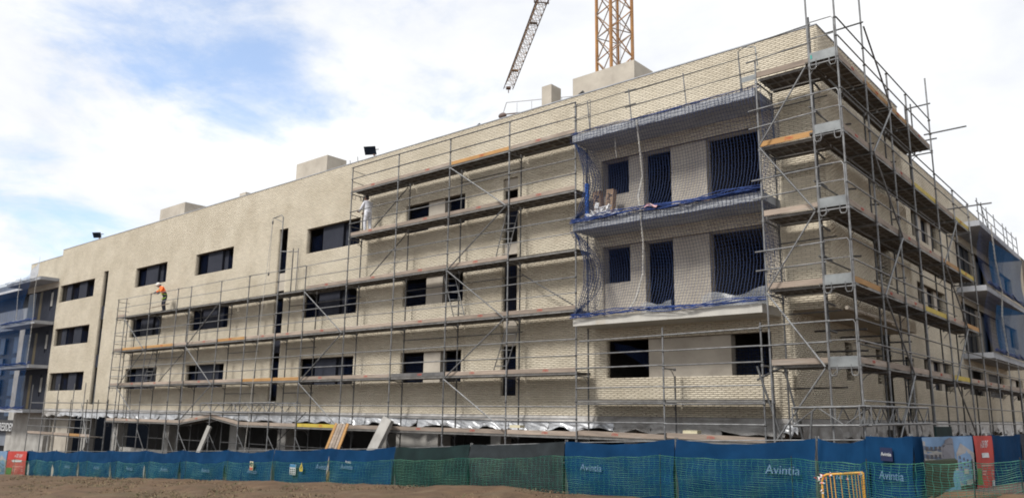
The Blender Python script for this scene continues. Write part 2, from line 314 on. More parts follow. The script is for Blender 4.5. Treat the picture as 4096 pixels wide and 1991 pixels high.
def build_ground():
    xs = sorted(set(list(np.arange(-160, -70, 6.0))+list(np.arange(-70, -2, 0.45))+list(np.arange(-2, 12, 1.0))+list(np.arange(14, 120, 10.0))))
    ys = sorted(set([-60, -40, -25, -15, -10]+list(np.arange(-8, 4, 1.0))+list(np.arange(4, 20.5, 0.3))+list(np.arange(21, 60, 4.0))+[70, 100, 150, 250, 500, 900]))
    xs = [-900, -400, -250]+xs+[250, 500, 900]
    b = MB(); nx = len(xs)
    for y in ys:
        for x in xs:
            z = ground(x, y)
            if -70 < x < 12 and 0 < y < 18.2:
                z += (vnoise(x*0.9, y*0.9)-.5)*0.09+(vnoise(x*2.2, y*2.6, 3)-.5)*0.06+(vnoise((x-y)*0.22, (x+y*1.6)*.75, 5)-.5)*.16*min(1, (18.2-y)/2)
            b.v.append((x, y, z))
    for j in range(len(ys)-1):
        for i in range(nx-1):
            b.f.append((j*nx+i, j*nx+i+1, (j+1)*nx+i+1, (j+1)*nx+i)); b.m.append(0); b.sm.append(True)
    m_ = mat('dry_earth', (0.122, 0.074, 0.041), (0.07, 0.043, 0.025), rough=0.95, scale=1.6, stain=((0.125, 0.09, 0.055), 0.9, 0.52, 0.7), bump=1.0, bscale=11)
    nd = m_.node_tree.nodes; lk = m_.node_tree.links   # streaks of dead grass and a little green
    bs = nd['Principled BSDF']; src = bs.inputs['Base Color'].links[0].from_socket
    nz = nd.new('ShaderNodeTexNoise'); nz.inputs['Scale'].default_value = 0.35; nz.inputs['Detail'].default_value = 8; nz.inputs['Roughness'].default_value = .7
    g_ = nd.new('ShaderNodeNewGeometry'); mp = nd.new('ShaderNodeMapping'); mp.inputs['Rotation'].default_value = (0, 0, 0.8); mp.inputs['Scale'].default_value = (0.5, 2.2, 1); lk.new(g_.outputs['Position'], mp.inputs[0]); lk.new(mp.outputs[0], nz.inputs['Vector'])
    r_ = nd.new('ShaderNodeMapRange'); lk.new(nz.outputs['Fac'], r_.inputs[0]); r_.inputs[1].default_value = .52; r_.inputs[2].default_value = .66; r_.inputs[4].default_value = .55
    mm = nd.new('ShaderNodeMix'); mm.data_type = 'RGBA'; lk.new(r_.outputs[0], mm.inputs[0]); lk.new(src, mm.inputs[6]); mm.inputs[7].default_value = (0.075, 0.064, 0.03, 1); lk.new(mm.outputs[2], bs.inputs['Base Color'])
    tag(b.build('ground', m_), kind='structure')
    # dead grass and clods scattered over the field
    s = MB(); r = random.Random(3)
    for _ in range(16000):
        y = r.uniform(5.5, 17.6); x = -r.uniform(0.15, 3.0)*y
        z = ground(x, y)-0.01; a = r.uniform(0, 6.28); h = r.uniform(0.02, 0.075); w = r.uniform(0.008, 0.02); t = r.uniform(.05, .2)
        dx, dy = math.cos(a), math.sin(a)
        s.add([(x-dy*w, y+dx*w, z), (x+dy*w, y-dx*w, z), (x+dx*t, y+dy*t, z+h)], [(0,1,2)], r.choice((0, 0, 1, 2)))
    for _ in range(5200):
        y = r.uniform(5.5, 17.6); x = -r.uniform(0.15, 3.6)*y; z = ground(x, y); q = r.uniform(.01, .03)*(1.8 if r.random() < .05 else 1)
        s.ell((x, y, z), (q*r.uniform(.8, 1.6), q, q*.7), 3, 5, 3)
    for _ in range(70):
        y = r.uniform(7, 17.4); x = -r.uniform(0.5, 3.0)*y; z = ground(x, y); k2 = r.choice((0, 1, 2, 2))
        for _b in range(r.randint(9, 20)):
            a = r.uniform(0, 6.28); h = r.uniform(.03, .10); t = r.uniform(.02, .08); x1 = x+r.gauss(0, .06); y1 = y+r.gauss(0, .05); w = .006
            s.add([(x1-math.sin(a)*w, y1+math.cos(a)*w, z), (x1+math.sin(a)*w, y1-math.cos(a)*w, z), (x1+math.cos(a)*t, y1+math.sin(a)*t, z+h)], [(0,1,2)], k2)
    st = mat('straw', (0.22, 0.165, 0.095), (0.16, 0.115, 0.065), rough=0.9); sd = mat('dead_grass', (0.09, 0.065, 0.04), rough=0.9); sg = mat('sparse_grass', (0.07, 0.08, 0.03), rough=0.9)
    cl_ = mat('earth_clod', (0.11, 0.072, 0.045), (0.07, 0.046, 0.03), rough=0.95)
    tag(s.build('dead_grass', [st, sd, sg, cl_]), 'dry straw, sparse grass and earth clods on the brown field', 'grass', kind='stuff')
    # reddish paving beyond the fence corner
    p = MB(); n = 8
    for i in range(10):
        x0 = -4.9+i*.8
        for j in range(18):
            y0 = 14.5+j*.8
            p.quad((x0, y0, ground(x0, y0)+.006), (x0+.8, y0, ground(x0+.8, y0)+.006), (x0+.8, y0+.8, ground(x0+.8, y0+.8)+.006), (x0, y0+.8, ground(x0, y0+.8)+.006))
    tag(p.build('pavement', mat('reddish_paving', (0.085, 0.054, 0.044), (0.055, 0.038, 0.032), rough=0.9, scale=3, bump=.4)), kind='structure')
build_ground()

# ------------------------------------------------------------------ the apartment building
FY = 21.85; RX = -7.21; ZT = 11.17; ZL = 10.75; XL = -61.15; XLL = -67.05; YA = 29.95; BX = -8.1; RECX = -8.38; RECZ = 2.93
BL, BC = 0.255, 0.06
B = thing('apartment_building', 'four-storey cream brick apartment block under construction with empty window openings', 'building', (-34, FY, -3))
brick_v = []; brick_n = 0; singles = []
def subtract(iv, h):
    o = []
    for a, b in iv:
        if h[1] <= a or h[0] >= b: o.append((a, b)); continue
        if h[0] > a: o.append((a, h[0]))
        if h[1] < b: o.append((h[1], b))
    return o
def brickwork(O, u, nrm, u0, u1, z0, z1, holes=(), proud=0.009, pick=None, phase=0.0):
    """bricks over a plane: O + u*s, outward normal nrm; holes = (s0, s1, z0, z1)"""
    O = Vector(O); u = Vector(u); nrm = Vector(nrm)
    j0 = int(math.floor(z0/BC))
    for j in range(j0, int(math.ceil(z1/BC))):
        za, zb = j*BC+0.0045, (j+1)*BC-0.005
        if za < z0-.03 or zb > z1+.03: continue
        iv = [(u0, u1)]; zm = (za+zb)/2
        for h in holes:
            if h[2] < zm < h[3]: iv = subtract(iv, (h[0], h[1]))
        off = (j % 2)*BL/2+phase
        for a, b in iv:
            i = math.floor((a-off)/BL)
            while True:
                s0 = off+i*BL+.005; s1 = off+(i+1)*BL-.005; i += 1
                if s0 >= b: break
                s0 = max(s0, a); s1 = min(s1, b)
                if s1-s0 < 0.008: continue
                d = proud+random.uniform(-.0018, .0018)
                if pick and pick(s0, s1, za): singles.append((O, u, nrm, s0, s1, za, zb, d)); continue
                brick_v.append((O, u, nrm, s0, s1, za, zb, d))
def grid_wall(b, O, u, u0, u1, z0, z1, holes, mi=0, flip=False):
    O = Vector(O); u = Vector(u)
    us = sorted({u0, u1} | {max(u0, min(u1, h[k_])) for h in holes for k_ in (0, 1)}); zs = sorted({z0, z1} | {max(z0, min(z1, h[k_])) for h in holes for k_ in (2, 3)})
    for a, c in zip(us, us[1:]):
        for p, q in zip(zs, zs[1:]):
            mu, mz = (a+c)/2, (p+q)/2
            if any(h[0] < mu < h[1] and h[2] < mz < h[3] for h in holes): continue
            P = [O+u*a+Vector((0,0,p)), O+u*c+Vector((0,0,p)), O+u*c+Vector((0,0,q)), O+u*a+Vector((0,0,q))]
            b.quad(*(P if not flip else P[::-1]), mi)
FL = [(7.33, 8.51), (4.26, 5.44), (1.17, 2.38)]       # sill and head of each storey's windows
FLOOR = [6.14, 3.05, -0.03]                           # floor levels
H = []                                                # holes of the long facade
win = []
def W_(x0, x1, kind, floors=(0, 1, 2)):
    for f in floors:
        H.append((x0, x1, FL[f][0], FL[f][1])); win.append((x0, x1, FL[f][0], FL[f][1], kind, f))
W_(-60.8, -55.1, 'wide'); W_(-49.17, -45.2, 'std'); W_(-41.9, -38.0, 'std'); W_(-31.52, -27.55, 'std'); W_(-24.55, -21.12, 'plas')
SL = [(-53.8, -53.1, 0.28, 8.82), (-33.85, -33.1, 0.46, 8.82), (-19.14, -18.41, 0.68, 8.72)]
H += SL
BAL = [(-14.7, -9.08, 6.14, 8.52), (-14.7, -9.08, 3.05, 5.52)]
H += BAL
LOW = (-14.56, -9.02, 1.17, 2.39); H.append(LOW)
recess_hole = (RECX+.009, RX+1, -1, RECZ)
HH = H+[recess_hole]
bw = MB()
grid_wall(bw, (0, FY, 0), (1, 0, 0), XL, RX, 0.0, ZT, HH)
grid_wall(bw, (0, FY, 0), (1, 0, 0), XLL, XL, 8.9, ZL, [])
brickwork((0, FY, 0), (1, 0, 0), (0, -1, 0), XL, RX+.009, 0.0, ZT, HH, pick=lambda a, b, z: a > -9.02+.0 and 4.05 < z < 6.72 and b-a > .2)
brickwork((0, FY, 0), (1, 0, 0), (0, -1, 0), XLL, XL, 8.9, ZL, [])
# parapet step and coping
bw.quad((XL, FY, ZL), (XL, FY+.3, ZL), (XL, FY+.3, ZT), (XL, FY, ZT))
fw = bw.build('facade_wall', MORTAR, B)
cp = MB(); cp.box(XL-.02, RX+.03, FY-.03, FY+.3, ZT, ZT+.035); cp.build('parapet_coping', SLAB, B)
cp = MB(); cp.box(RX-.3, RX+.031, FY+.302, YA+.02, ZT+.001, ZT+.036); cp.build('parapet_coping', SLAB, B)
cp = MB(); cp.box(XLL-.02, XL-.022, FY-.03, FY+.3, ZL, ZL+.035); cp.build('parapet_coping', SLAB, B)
# right-hand facade: block A (upper storeys), recessed ground wall, block B further back
RH = [(25.85, 27.5, 4.26, 5.44), (25.85, 27.5, 7.33, 8.51)]
ra = MB(); grid_wall(ra, (RX, 0, 0), (0, 1, 0), FY, YA, RECZ, ZT, RH)
brickwork((RX, 0, 0), (0, 1, 0), (1, 0, 0), FY-.009, YA, RECZ, ZT, RH, phase=.03)
ra.quad((RX, YA, RECZ), (BX-.5, YA, RECZ), (BX-.5, YA, ZT), (RX, YA, ZT))
brickwork((0, YA, 0), (1, 0, 0), (0, 1, 0), BX, RX, RECZ, ZT, [])
rw = ra.build('side_wall', MORTAR, B)
LH = [(26.0, 26.7, 1.19, 2.38), (29.2, 29.9, 1.19, 2.38)]
rc = MB(); grid_wall(rc, (RECX, 0, 0), (0, 1, 0), FY, YA+.6, 0.0, RECZ, LH)
brickwork((RECX, 0, 0), (0, 1, 0), (1, 0, 0), FY-.009, YA+.6, 0.0, RECZ, LH)
rc.build('recessed_wall', MORTAR, B)
sf = MB(); sf.box(RECX-.1, RX-.004, FY+.004, YA-.01, RECZ, RECZ+.2); sf.build('soffit', PLASTER, B)
BH = []
for f in range(3): BH.append((34.35, 39.0, FL[f][0], FL[f][1]))
for z0, z1 in ((6.14, 8.52), (3.05, 5.52)): BH += [(42.1, 51.5, z0, z1)]
BH += [(42.1, 50.9, 1.17, 2.39), (31.7, 32.9, 0.0, 2.3), (53, 57, 1.17, 2.39), (53, 57, 4.26, 5.44), (53, 57, 7.33, 8.51)]
rb = MB(); grid_wall(rb, (BX, 0, 0), (0, 1, 0), YA, 75, 0.0, ZL, BH)
brickwork((BX, 0, 0), (0, 1, 0), (1, 0, 0), YA, 62, 0.0, ZL, BH)
rb.build('side_wall', MORTAR, B)
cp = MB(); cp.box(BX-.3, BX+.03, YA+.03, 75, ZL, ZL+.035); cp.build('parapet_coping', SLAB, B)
# reveals, infill panels, openings
def reveal(x0, x1, z0, z1, dep, mi=0):
    y0, y1 = FY, FY+dep; rev = MB()
    rev.quad((x0, y0, z0), (x0, y1, z0), (x0, y1, z1), (x0, y0, z1)); rev.quad((x1, y1, z0), (x1, y0, z0), (x1, y0, z1), (x1, y1, z1))
    rev.quad((x0, y0, z1), (x0, y1, z1), (x1, y1, z1), (x1, y0, z1)); rev.quad((x0, y1, z0), (x0, y0, z0), (x1, y0, z0), (x1, y1, z0))
    rev.build('opening_reveal', MORTAR, B)
    brickwork((x0, 0, 0), (0, 1, 0), (1, 0, 0), y0+.004, y1, z0, z1, [], proud=.008)
    brickwork((x1, 0, 0), (0, 1, 0), (-1, 0, 0), y0+.004, y1, z0, z1, [], proud=.008)
def panel(x0, x1, z0, z1, y, m_, name='infill_panel', th=0.12):
    b = MB(); b.box(x0, x1, y, y+th, z0, z1); return b.build(name, m_, B)
def net_mesh(P, nu, nv, r, m_, name='net', n=3, jit=0.0, su=1, sv=1):
    """knotted net: P(u, v) -> point, nu x nv cells"""
    b = MB(); pts = {}
    for i in range(nu+1):
        for j in range(nv+1):
            p = Vector(P(i/nu, j/nv))
            if jit: p = p+Vector((random.uniform(-jit, jit), random.uniform(-jit, jit)*.3, random.uniform(-jit, jit)))
            pts[i, j] = p
    for i in range(0, nu+1, su): b.tube([pts[i, j] for j in range(nv+1)], r, n, cap=False)
    for j in range(0, nv+1, sv): b.tube([pts[i, j] for i in range(nu+1)], r, n, cap=False)
    return b
def window_net(x0, x1, z0, z1, y, cell=.1):
    zt = z1-random.uniform(0.0, .3)*(z1-z0)
    sag = random.uniform(.03, .1); w = x1-x0
    net_mesh(lambda u, v: (x0+u*w, y+.05*math.sin(u*5+z0), z0+.01+(zt-z0-.01)*v-sag*math.sin(math.pi*u)*v), max(2, int(w/cell)), max(2, int((zt-z0)/cell)), .0062, NETB).build('safety_net', NETB, B)
IY = FY+.2
for (x0, x1, z0, z1, kind, f) in win:
    reveal(x0, x1, z0, z1, .22)
    w = x1-x0
    if kind == 'std':
        a, b_, c = x0+.26*w, x0+.64*w, x0+.74*w
        panel(a, b_, z0, z1, IY-.02, DARKP); panel(b_+.002, c, z0, z1, IY+.12, DARKP)
        window_net(x0, a, z0, z1, IY+.1); window_net(c, x1, z0, z1, IY+.1)
    elif kind == 'wide':
        for a, b_ in ((.14, .28), (.5, .72)): panel(x0+a*w, x0+b_*w, z0, z1, IY-.02, DARKP)
        window_net(x0+.28*w, x0+.5*w, z0, z1, IY+.1, .13); window_net(x0+.72*w, x1, z0, z1, IY+.1, .13)
    else:
        panel(x0+1.27, x0+2.2, z0, z1, IY-.1, PLASTER, 'plaster_pier', .35)
        window_net(x0, x0+1.27, z0, z1, IY+.1); window_net(x0+2.2, x1, z0, z1, IY+.1)
for i, (x0, x1, z0, z1) in enumerate(SL):
    reveal(x0, x1, z0, z1, .18)
    if i == 0: pp = [(5.69, 6.56, DARKP), (2.62, 3.42, DARKP)]
    elif i == 1: pp = [(5.76, 6.62, PLASTER), (2.75, 3.5, DARKP)]
    else: pp = [(8.27, 8.72, PLASTER), (5.8, 6.25, PLASTER), (2.43, 3.4, PLASTER)]
    for a, b_, m_ in pp: panel(x0, x1, a, b_, FY+.10, m_, 'spandrel_panel', .1)
    for a, b_ in ((.7, 2.4), (3.5, 5.6), (6.7, 8.2)): window_net(x0, x1, a, b_, FY+.2)
# balcony back walls: plaster set back from the brick
for (x0, x1, z0, z1) in BAL:
    reveal(x0, x1, z0, z1, .12)
    hl = [(-14.7, -13.68, z1-1.22, z1), (-13.12, -12.1, z0+.08, z1), (-10.86, -9.08, z0+.02, z1)]
    b = MB(); grid_wall(b, (0, FY+.12, 0), (1, 0, 0), x0, x1, z0, z1, hl)
    for h in hl:
        b.quad((h[0], FY+.12, h[2]), (h[0], FY+.42, h[2]), (h[0], FY+.42, h[3]), (h[0], FY+.12, h[3])); b.quad((h[1], FY+.12, h[2]), (h[1], FY+.42, h[2]), (h[1], FY+.42, h[3]), (h[1], FY+.12, h[3]))
        b.quad((h[0], FY+.12, h[3]), (h[1], FY+.12, h[3]), (h[1], FY+.42, h[3]), (h[0], FY+.42, h[3])); b.quad((h[0], FY+.12, h[2]), (h[1], FY+.12, h[2]), (h[1], FY+.42, h[2]), (h[0], FY+.42, h[2]))
    b.build('plaster_wall', PLASTER, B)
x0, x1, z0, z1 = LOW
reveal(x0, x1, z0, z1, .2)
panel(-13.05, -10.29, z0, z1, FY+.1, PLASTER, 'plaster_wall', .3)
window_net(-10.29, x1, z0, z1, FY+.3)
b = net_mesh(lambda u, v: (-14.5+1.45*u, FY+.3+.12*math.sin(6*u+3*v), 2.36-(.25+.75*u*u)*v*.75-.35*u), 16, 9, .006, NETB); b.build('safety_net', NETB, B)
# openings on the side wall
def side_open(X, y0, y1, z0, z1, dep, parts):
    r_ = MB()
    r_.quad((X, y0, z0), (X-dep, y0, z0), (X-dep, y0, z1), (X, y0, z1)); r_.quad((X, y1, z0), (X-dep, y1, z0), (X-dep, y1, z1), (X, y1, z1))
    r_.quad((X, y0, z1), (X-dep, y0, z1), (X-dep, y1, z1), (X, y1, z1)); r_.quad((X, y0, z0), (X-dep, y0, z0), (X-dep, y1, z0), (X, y1, z0))
    r_.build('opening_reveal', MORTAR, B)
    brickwork((0, y1, 0), (1, 0, 0), (0, -1, 0), X-dep, X-.004, z0, z1, [], proud=.008)
    for a, b_, m_, back in parts:
        q = MB(); q.box(X-dep-.1-back, X-dep-back, a, b_, z0, z1); q.build('infill_panel', m_, B)
for h in RH:
    side_open(RX, *h, .5, []); 
    net_mesh(lambda u, v: (RX-.45, h[0]+u*(h[1]-h[0]), h[2]+v*(h[3]-h[2])), 14, 11, .006, NETB).build('safety_net', NETB, B)
for h in LH: side_open(RECX, *h, .25, [])
for f in range(3):
    h = BH[f]; side_open(BX, *h, .25, [(35.6, 36.5, PLASTER, -.1), (36.5, 37.6, DARKP, .05), (37.6, 38.3, PLASTER, -.1)])
for h in BH[3:5]:
    side_open(BX, *h, .15, [(42.1, 46.0, GLASSD, .05), (46.0, 47.3, PLASTER, -.02), (47.3, 49.6, GLASSB, .2), (49.6, 51.5, PLASTER, -.02)])
    for y in (43.4, 44.7): q = MB(); q.box(BX-.2, BX-.14, y, y+.06, h[2], h[3]); q.build('window_mullion', STEELD, B)
side_open(BX, *BH[5], .15, [(42.1, 44.2, GLASSD, .05), (45.9, 46.0, STEELD, .02), (46.2, 47.6, PLASTER, -.02), (47.6, 50.9, GLASSD, .05)])
side_open(BX, *BH[6], .25, [(31.7, 32.9, GLASSB, .02)])
for h in BH[7:]: side_open(BX, *h, .25, [(54.4, 55.6, PLASTER, -.1)])
# hidden structure: floors, inner walls, roof (keep the rooms dark as they are)
for z in FLOOR: q = MB(); q.box(XL+.3, BX-.45, FY+.45, 44, z-.3, z); q.build('floor_slab', INNER, B)
q = MB(); q.box(XLL, RX-.31, FY+.301, YA-.02, ZL-.35, ZL-.05); q.build('roof_slab', CONC, B)
q = MB(); q.box(-40, BX-.31, YA+.05, 75, ZL-.5, ZL-.2); q.build('roof_slab', CONC, B)
q = MB(); q.box(XL+.3, BX-3.2, 27.2, 27.4, -0.33, ZL-.4); q.build('inner_wall', INNER, B)
q = MB(); q.box(BX-3.4, BX-3.2, 27.4, 74, -0.33, ZL-.4); q.build('inner_wall', INNER, B)
q = MB(); q.box(XL+.02, XL+.3, FY+.3, 27.2, -.3, ZL-.4); q.build('inner_wall', INNER, B)
for x in (-51, -43.6, -36.5, -26.2, -20.1, -16.2, -11.55):
    q = MB(); q.box(x, x+.15, FY+.45, 27.2, -.3, ZL-.4); q.build('inner_wall', INNER, B)
for y in (30.6, 34.0, 39.6, 46.6, 52.3, 58): q = MB(); q.box(BX-3.2, BX-.3, y, y+.15, 0, ZL-.5); q.build('inner_wall', INNER, B)
# ground floor under the brick: edge beam, columns, back wall
q = MB(); q.box(XL, RECX-.002, FY-.02, FY+.4, -.34, -.004); q.build('edge_beam', CONC, B)
q = MB(); q.box(RECX-.35, RECX+.02, FY+.405, 75, -.5, -.006); q.build('edge_beam', CONC, B)
for x in (-61.3, -55.3, -50.8, -44.4, -37.45, -33.2, -26.0, -19.75, -14.0, -9.2):
    q = MB(); w = .42 if x < -30 else .3; q.box(x-w, x+w*.6, FY+.55, FY+1.15, -6, -.35); q.build('column', CONC, B)
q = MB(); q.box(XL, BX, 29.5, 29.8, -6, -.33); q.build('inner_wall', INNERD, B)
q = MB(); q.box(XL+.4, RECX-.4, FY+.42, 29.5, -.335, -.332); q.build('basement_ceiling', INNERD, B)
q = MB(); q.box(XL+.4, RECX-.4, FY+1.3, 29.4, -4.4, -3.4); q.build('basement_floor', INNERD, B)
q = MB(); q.box(RECX-.3, RECX-.05, FY+.9, 75, -4, -.5); q.build('plinth_wall', CONC, B)
q = MB(); q.box(-61.4, -58.0, FY+.7, FY+.95, -6, -.36); q.build('block_wall', PLASTER, B)
for (a, c, z1) in ((-50.2, -44.9, -2.2), (-37, -34, -1.75)):
    q = MB(); q.box(a, c, FY+.6, FY+.8, -6, z1); q.build('low_wall', CONC, B)
# shoring props and tie bars in the dark ground floor
for x in np.arange(-49, -15, 2.35):
    tube('shoring_prop', (x, 23.5+random.uniform(-.3, 1.5), -4.5), (x+random.uniform(-.05, .05), 24.2, -.35), .03, STEELD, B)
# roof boxes (lift and stair heads, vents)
def roofbox(x0, x1, y0, y1, z1):
    q = MB(); q.box(x0, x1, y0, y1, ZL-.2, z1); q.build('roof_box', PLASTER, B)
roofbox(-17.9, -15.0, 24.6, 26.0, 13.38)
k_ = 24.2/21.85; roofbox(-17.32*k_, -16.87*k_, 24.2, 24.85, 11.96*k_)
k_ = 25/21.85; roofbox(-32.79*k_, -30.05*k_-.3, 25, 26.3, 12.0*k_); roofbox(-46.81*k_, -43.63*k_-.2, 25, 26.6, 11.9*k_); roofbox(-37.9*k_, -37.3*k_, 25, 25.4, 11.38*k_)
for x, y in ((-20.9, 22.2), (-15.75, 22.1)):
    q = MB(); q.tube([(x, y, ZT-.1), (x, y, ZT+.16), (x+.15, y, ZT+.22)], .07, 8); q.build('vent_pipe', BLACK, B)
# balcony slabs
def slab(x0, x1, y0, y1, zt, th=.25, m_=SLAB):
    q = MB(); q.box(x0, x1, y0, y1, zt-th, zt); return q.build('balcony_slab', m_, B)
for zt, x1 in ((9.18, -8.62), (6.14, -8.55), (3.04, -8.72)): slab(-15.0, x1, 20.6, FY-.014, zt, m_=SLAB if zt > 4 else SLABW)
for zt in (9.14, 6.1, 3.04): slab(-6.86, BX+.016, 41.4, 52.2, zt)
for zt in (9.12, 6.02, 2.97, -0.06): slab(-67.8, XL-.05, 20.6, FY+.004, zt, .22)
# left terrace recess
b = MB(); b.box(XLL, XL-.002, FY+.16, FY+.4, -.3, 8.9); b.build('terrace_wall', DARKP, B)
b = MB(); b.box(XLL, XL-.001, FY+.005, FY+.155, 8.5, 8.895); b.build('terrace_lintel', PLASTER, B)
for zb in (6.02, 2.97, -.06):
    for a_, c, zt_, m_ in ((-66.95, -65.5, 2.42, GLASSB), (-65.48, -64.75, 2.42, DARKP), (-64.73, -64.25, 2.42, OCHRE), (-64.23, -63.95, 2.42, DARKP), (-63.93, -62.65, 2.42, DARKP), (-62.63, -62.15, .9, DARKP), (-62.13, -61.4, 2.42, DARKP)):
        q = MB(); q.box(a_, c, FY+.10, FY+.158, zb+.02, zb+zt_); q.build('terrace_door', m_, B)
    q = MB(); q.box(-62.55, -62.2, FY+.085, FY+.098, zb+1.2, zb+2.2); q.build('terrace_panel', CONC, B)
q = MB(); q.box(-67.4, -61.3, FY+.3, FY+.55, -6, -.29); q.build('ground_floor_wall', CONC, B)
# foil membrane hanging from the edge beam
def foil(x0, x1, y, zt, zb0, m_, seed, axis='x'):
    n, k2 = max(5, int((x1-x0)/.16)), 6; b = MB()
    for i in range(n+1):
        t = i/n
        for j in range(k2+1):
            s_ = j/k2; drop = (zt-zb0)*(0.72+0.5*vnoise(t*5+seed, seed, 2))
            off = .015+.10*s_*vnoise(t*7+seed*3, s_*3, 4)+.05*vnoise(t*21, s_*8+seed, 6)*s_
            p = x0+(x1-x0)*t+.06*s_*(vnoise(seed, t*3)-.5)
            b.v.append((p, y-off, zt-drop*s_) if axis == 'x' else (y+off, p, zt-drop*s_))
    for i in range(n):
        for j in range(k2):
            f_ = (i*(k2+1)+j, (i+1)*(k2+1)+j, (i+1)*(k2+1)+j+1, i*(k2+1)+j+1); b.f.append(f_ if axis == 'x' else f_[::-1]); b.m.append(0); b.sm.append(False)
    b.build('foil_sheet', m_, B)
x = -60.9; i = 0
while x < -8.6:
    w = random.uniform(1.3, 3.2); xe = min(x+w, -8.4)
    if not (-30.9 < x < -30.2): foil(x, xe, FY-.03, -.10 if i % 3 else -.06, -.40-.14*random.random(), FOIL if random.random() < .6 else FOILD, i)
    x = xe-.05*random.random(); i += 1
foil(-60.9, -8.5, FY-.025, -.004, -.17, FOILD, 99)
y = FY+.05
while y < 60:
    w = random.uniform(1.2, 3.0); foil(y, y+w, RECX+.03 if y < YA+.5 else BX+.02, -.03, -.55-.15*random.random(), FOILD if random.random() < .65 else FOIL, int(y*3), 'y'); y += w
# --- bricks: one mesh for the mass, 300 nearest as single pieces
def brick_arrays(L):
    n = len(L); O = np.array([b[0] for b in L]); U = np.array([b[1] for b in L]); Nn = np.array([b[2] for b in L]); s = np.array([b[3:8] for b in L])
    Z = np.zeros((n, 3)); Z[:, 2] = 1; V = np.empty((n, 8, 3))
    for k_, (iu, iz, iN) in enumerate(((0, 2, 0), (1, 2, 0), (1, 3, 0), (0, 3, 0), (0, 2, 1), (1, 2, 1), (1, 3, 1), (0, 3, 1))):
        V[:, k_] = O+U*s[:, [iu]]+Z*s[:, [iz]]+Nn*(s[:, [4]] if iN else 0)
    return V
V = brick_arrays(brick_v); n = len(V)
fl = np.array([[4,5,6,7],[0,1,5,4],[1,2,6,5],[2,3,7,6],[3,0,4,7]])
F = (fl[None]+np.arange(n)[:, None, None]*8).reshape(-1)
me = bpy.data.meshes.new('brickwork'); me.vertices.add(n*8); me.vertices.foreach_set('co', V.reshape(-1).astype(np.float32))
me.loops.add(len(F)); me.loops.foreach_set('vertex_index', F.astype(np.int32)); me.polygons.add(n*5)
me.polygons.foreach_set('loop_start', np.arange(0, n*20, 4, dtype=np.int32)); me.update(calc_edges=True); me.materials.append(BRICK)
o = bpy.data.objects.new('brickwork', me); link(o, B); o.matrix_parent_inverse = Matrix.Translation(-B.location); o['kind'] = 'stuff'
singles.sort(key=lambda b: abs(b[5]-5.4)); extra = singles[300:]; singles = singles[:300]
if extra:
    b = MB()
    for (O, u, nr, s0, s1, za, zb, d) in extra: b.box(s0, s1, FY-d, FY, za, zb)
    o = b.build('brickwork', BRICK, B); o['kind'] = 'stuff'
bm_ = {}
for (O, u, nr, s0, s1, za, zb, d) in singles:
    boxo('brick', ((s0+s1)/2, FY-d/2+.002, (za+zb)/2), (s1-s0, d+.004, zb-za), BRICK, fw)

# ------------------------------------------------------------------ scaffolding
OY, INY = 20.85, 21.52            # outer and inner standards of the front scaffold
LEV = [9.32, 7.33, 5.30, 3.30, 1.29, -0.70]
R = 0.027
STEN = None
def deck_mesh():
    b = MB()
    for y0 in (-.32, .01): 
        b.box(0, 1, y0, y0+.30, -.012, .03, 1); b.box(0, 1, y0, y0+.012, -.05, .028, 0); b.box(0, 1, y0+.288, y0+.30, -.05, .028, 0)
    b.box(0, 1, .365, .50, -.012, .03, 1); b.box(0, 1, .488, .50, -.05, .028, 0); b.box(0, 1, .36, .372, -.05, .028, 0)
    for i in range(6): b.box(.06+i*.16, .085+i*.16, -.31, .31, -.04, -.013, 0)
    return b.mesh('deck', [DECK, DECKB])
DM = deck_mesh()
def deck(name, a, b_, z0, z1, mid, along, parent, ws=1):
    """one bay of platform from a to b_ (x or y), z0..z1 at its ends, centred on mid across"""
    L = math.hypot(b_-a, z1-z0); pit = math.atan2(z1-z0, b_-a)
    if along == 'x': mw = Matrix.Translation((a, mid, z0)) @ Matrix.Rotation(-pit, 4, 'Y')
    else: mw = Matrix.Translation((mid, a, z0)) @ Matrix.Rotation(math.pi/2, 4, 'Z') @ Matrix.Rotation(-pit, 4, 'Y')
    return place(name, DM, mw @ Matrix.Diagonal((L, ws, 1, 1)), parent)
def toe(a, b_, z0, z1, across, along, m_, parent, letter=True):
    L = math.hypot(b_-a, z1-z0)-.05; pit = math.atan2(z1-z0, b_-a); c = (a+b_)/2; cz = (z0+z1)/2+.085
    if along == 'x': rot = Matrix.Rotation(-pit, 3, 'Y'); loc = Vector((c, across, cz)); o = boxo('toe_board', loc, (L, .03, .15), m_, parent, rot)
    else: rot = Matrix.Rotation(pit, 3, 'X'); loc = Vector((across, c, cz)); o = boxo('toe_board', loc, (.03, L, .15), m_, parent, rot)
    if letter:
        tm = text_mesh('STEN', RED, .10, .35, .002)
        if along == 'x': mw = Matrix.Translation(loc+Vector((random.uniform(-.2, .2), -.019, 0))) @ (rot @ FACE_S).to_4x4()
        else: mw = Matrix.Translation(loc+Vector((.019, random.uniform(-.2, .2), 0))) @ (rot @ FACE_E).to_4x4()
        sub('lettering', tm, mw, o, Matrix.Translation(root_loc(parent)) @ o.matrix_basis)
    return o
def frame(x, z, yo, yi, parent, along='x', hooks=True):
    """transom with corner brackets and couplers where a deck is carried"""
    P = (lambda c, a, h: (c, a, h)) if along == 'x' else (lambda c, a, h: (a, c, h))
    b = MB(); b.tube([P(x, yo, z-.06), P(x, yi, z-.06)], .024, 6)
    s = 1 if yi > yo else -1
    b.tube([P(x, yi-s*.30, z-.07), P(x, yi-s*.18, z-.12), P(x, yi-s*.08, z-.22), P(x, yi, z-.33)], .012, 5)
    for a in (yo, yi): b.tube([P(x, a, z-.1), P(x, a, z-.02)], .042, 6)
    b.build('transom', STEEL, parent)
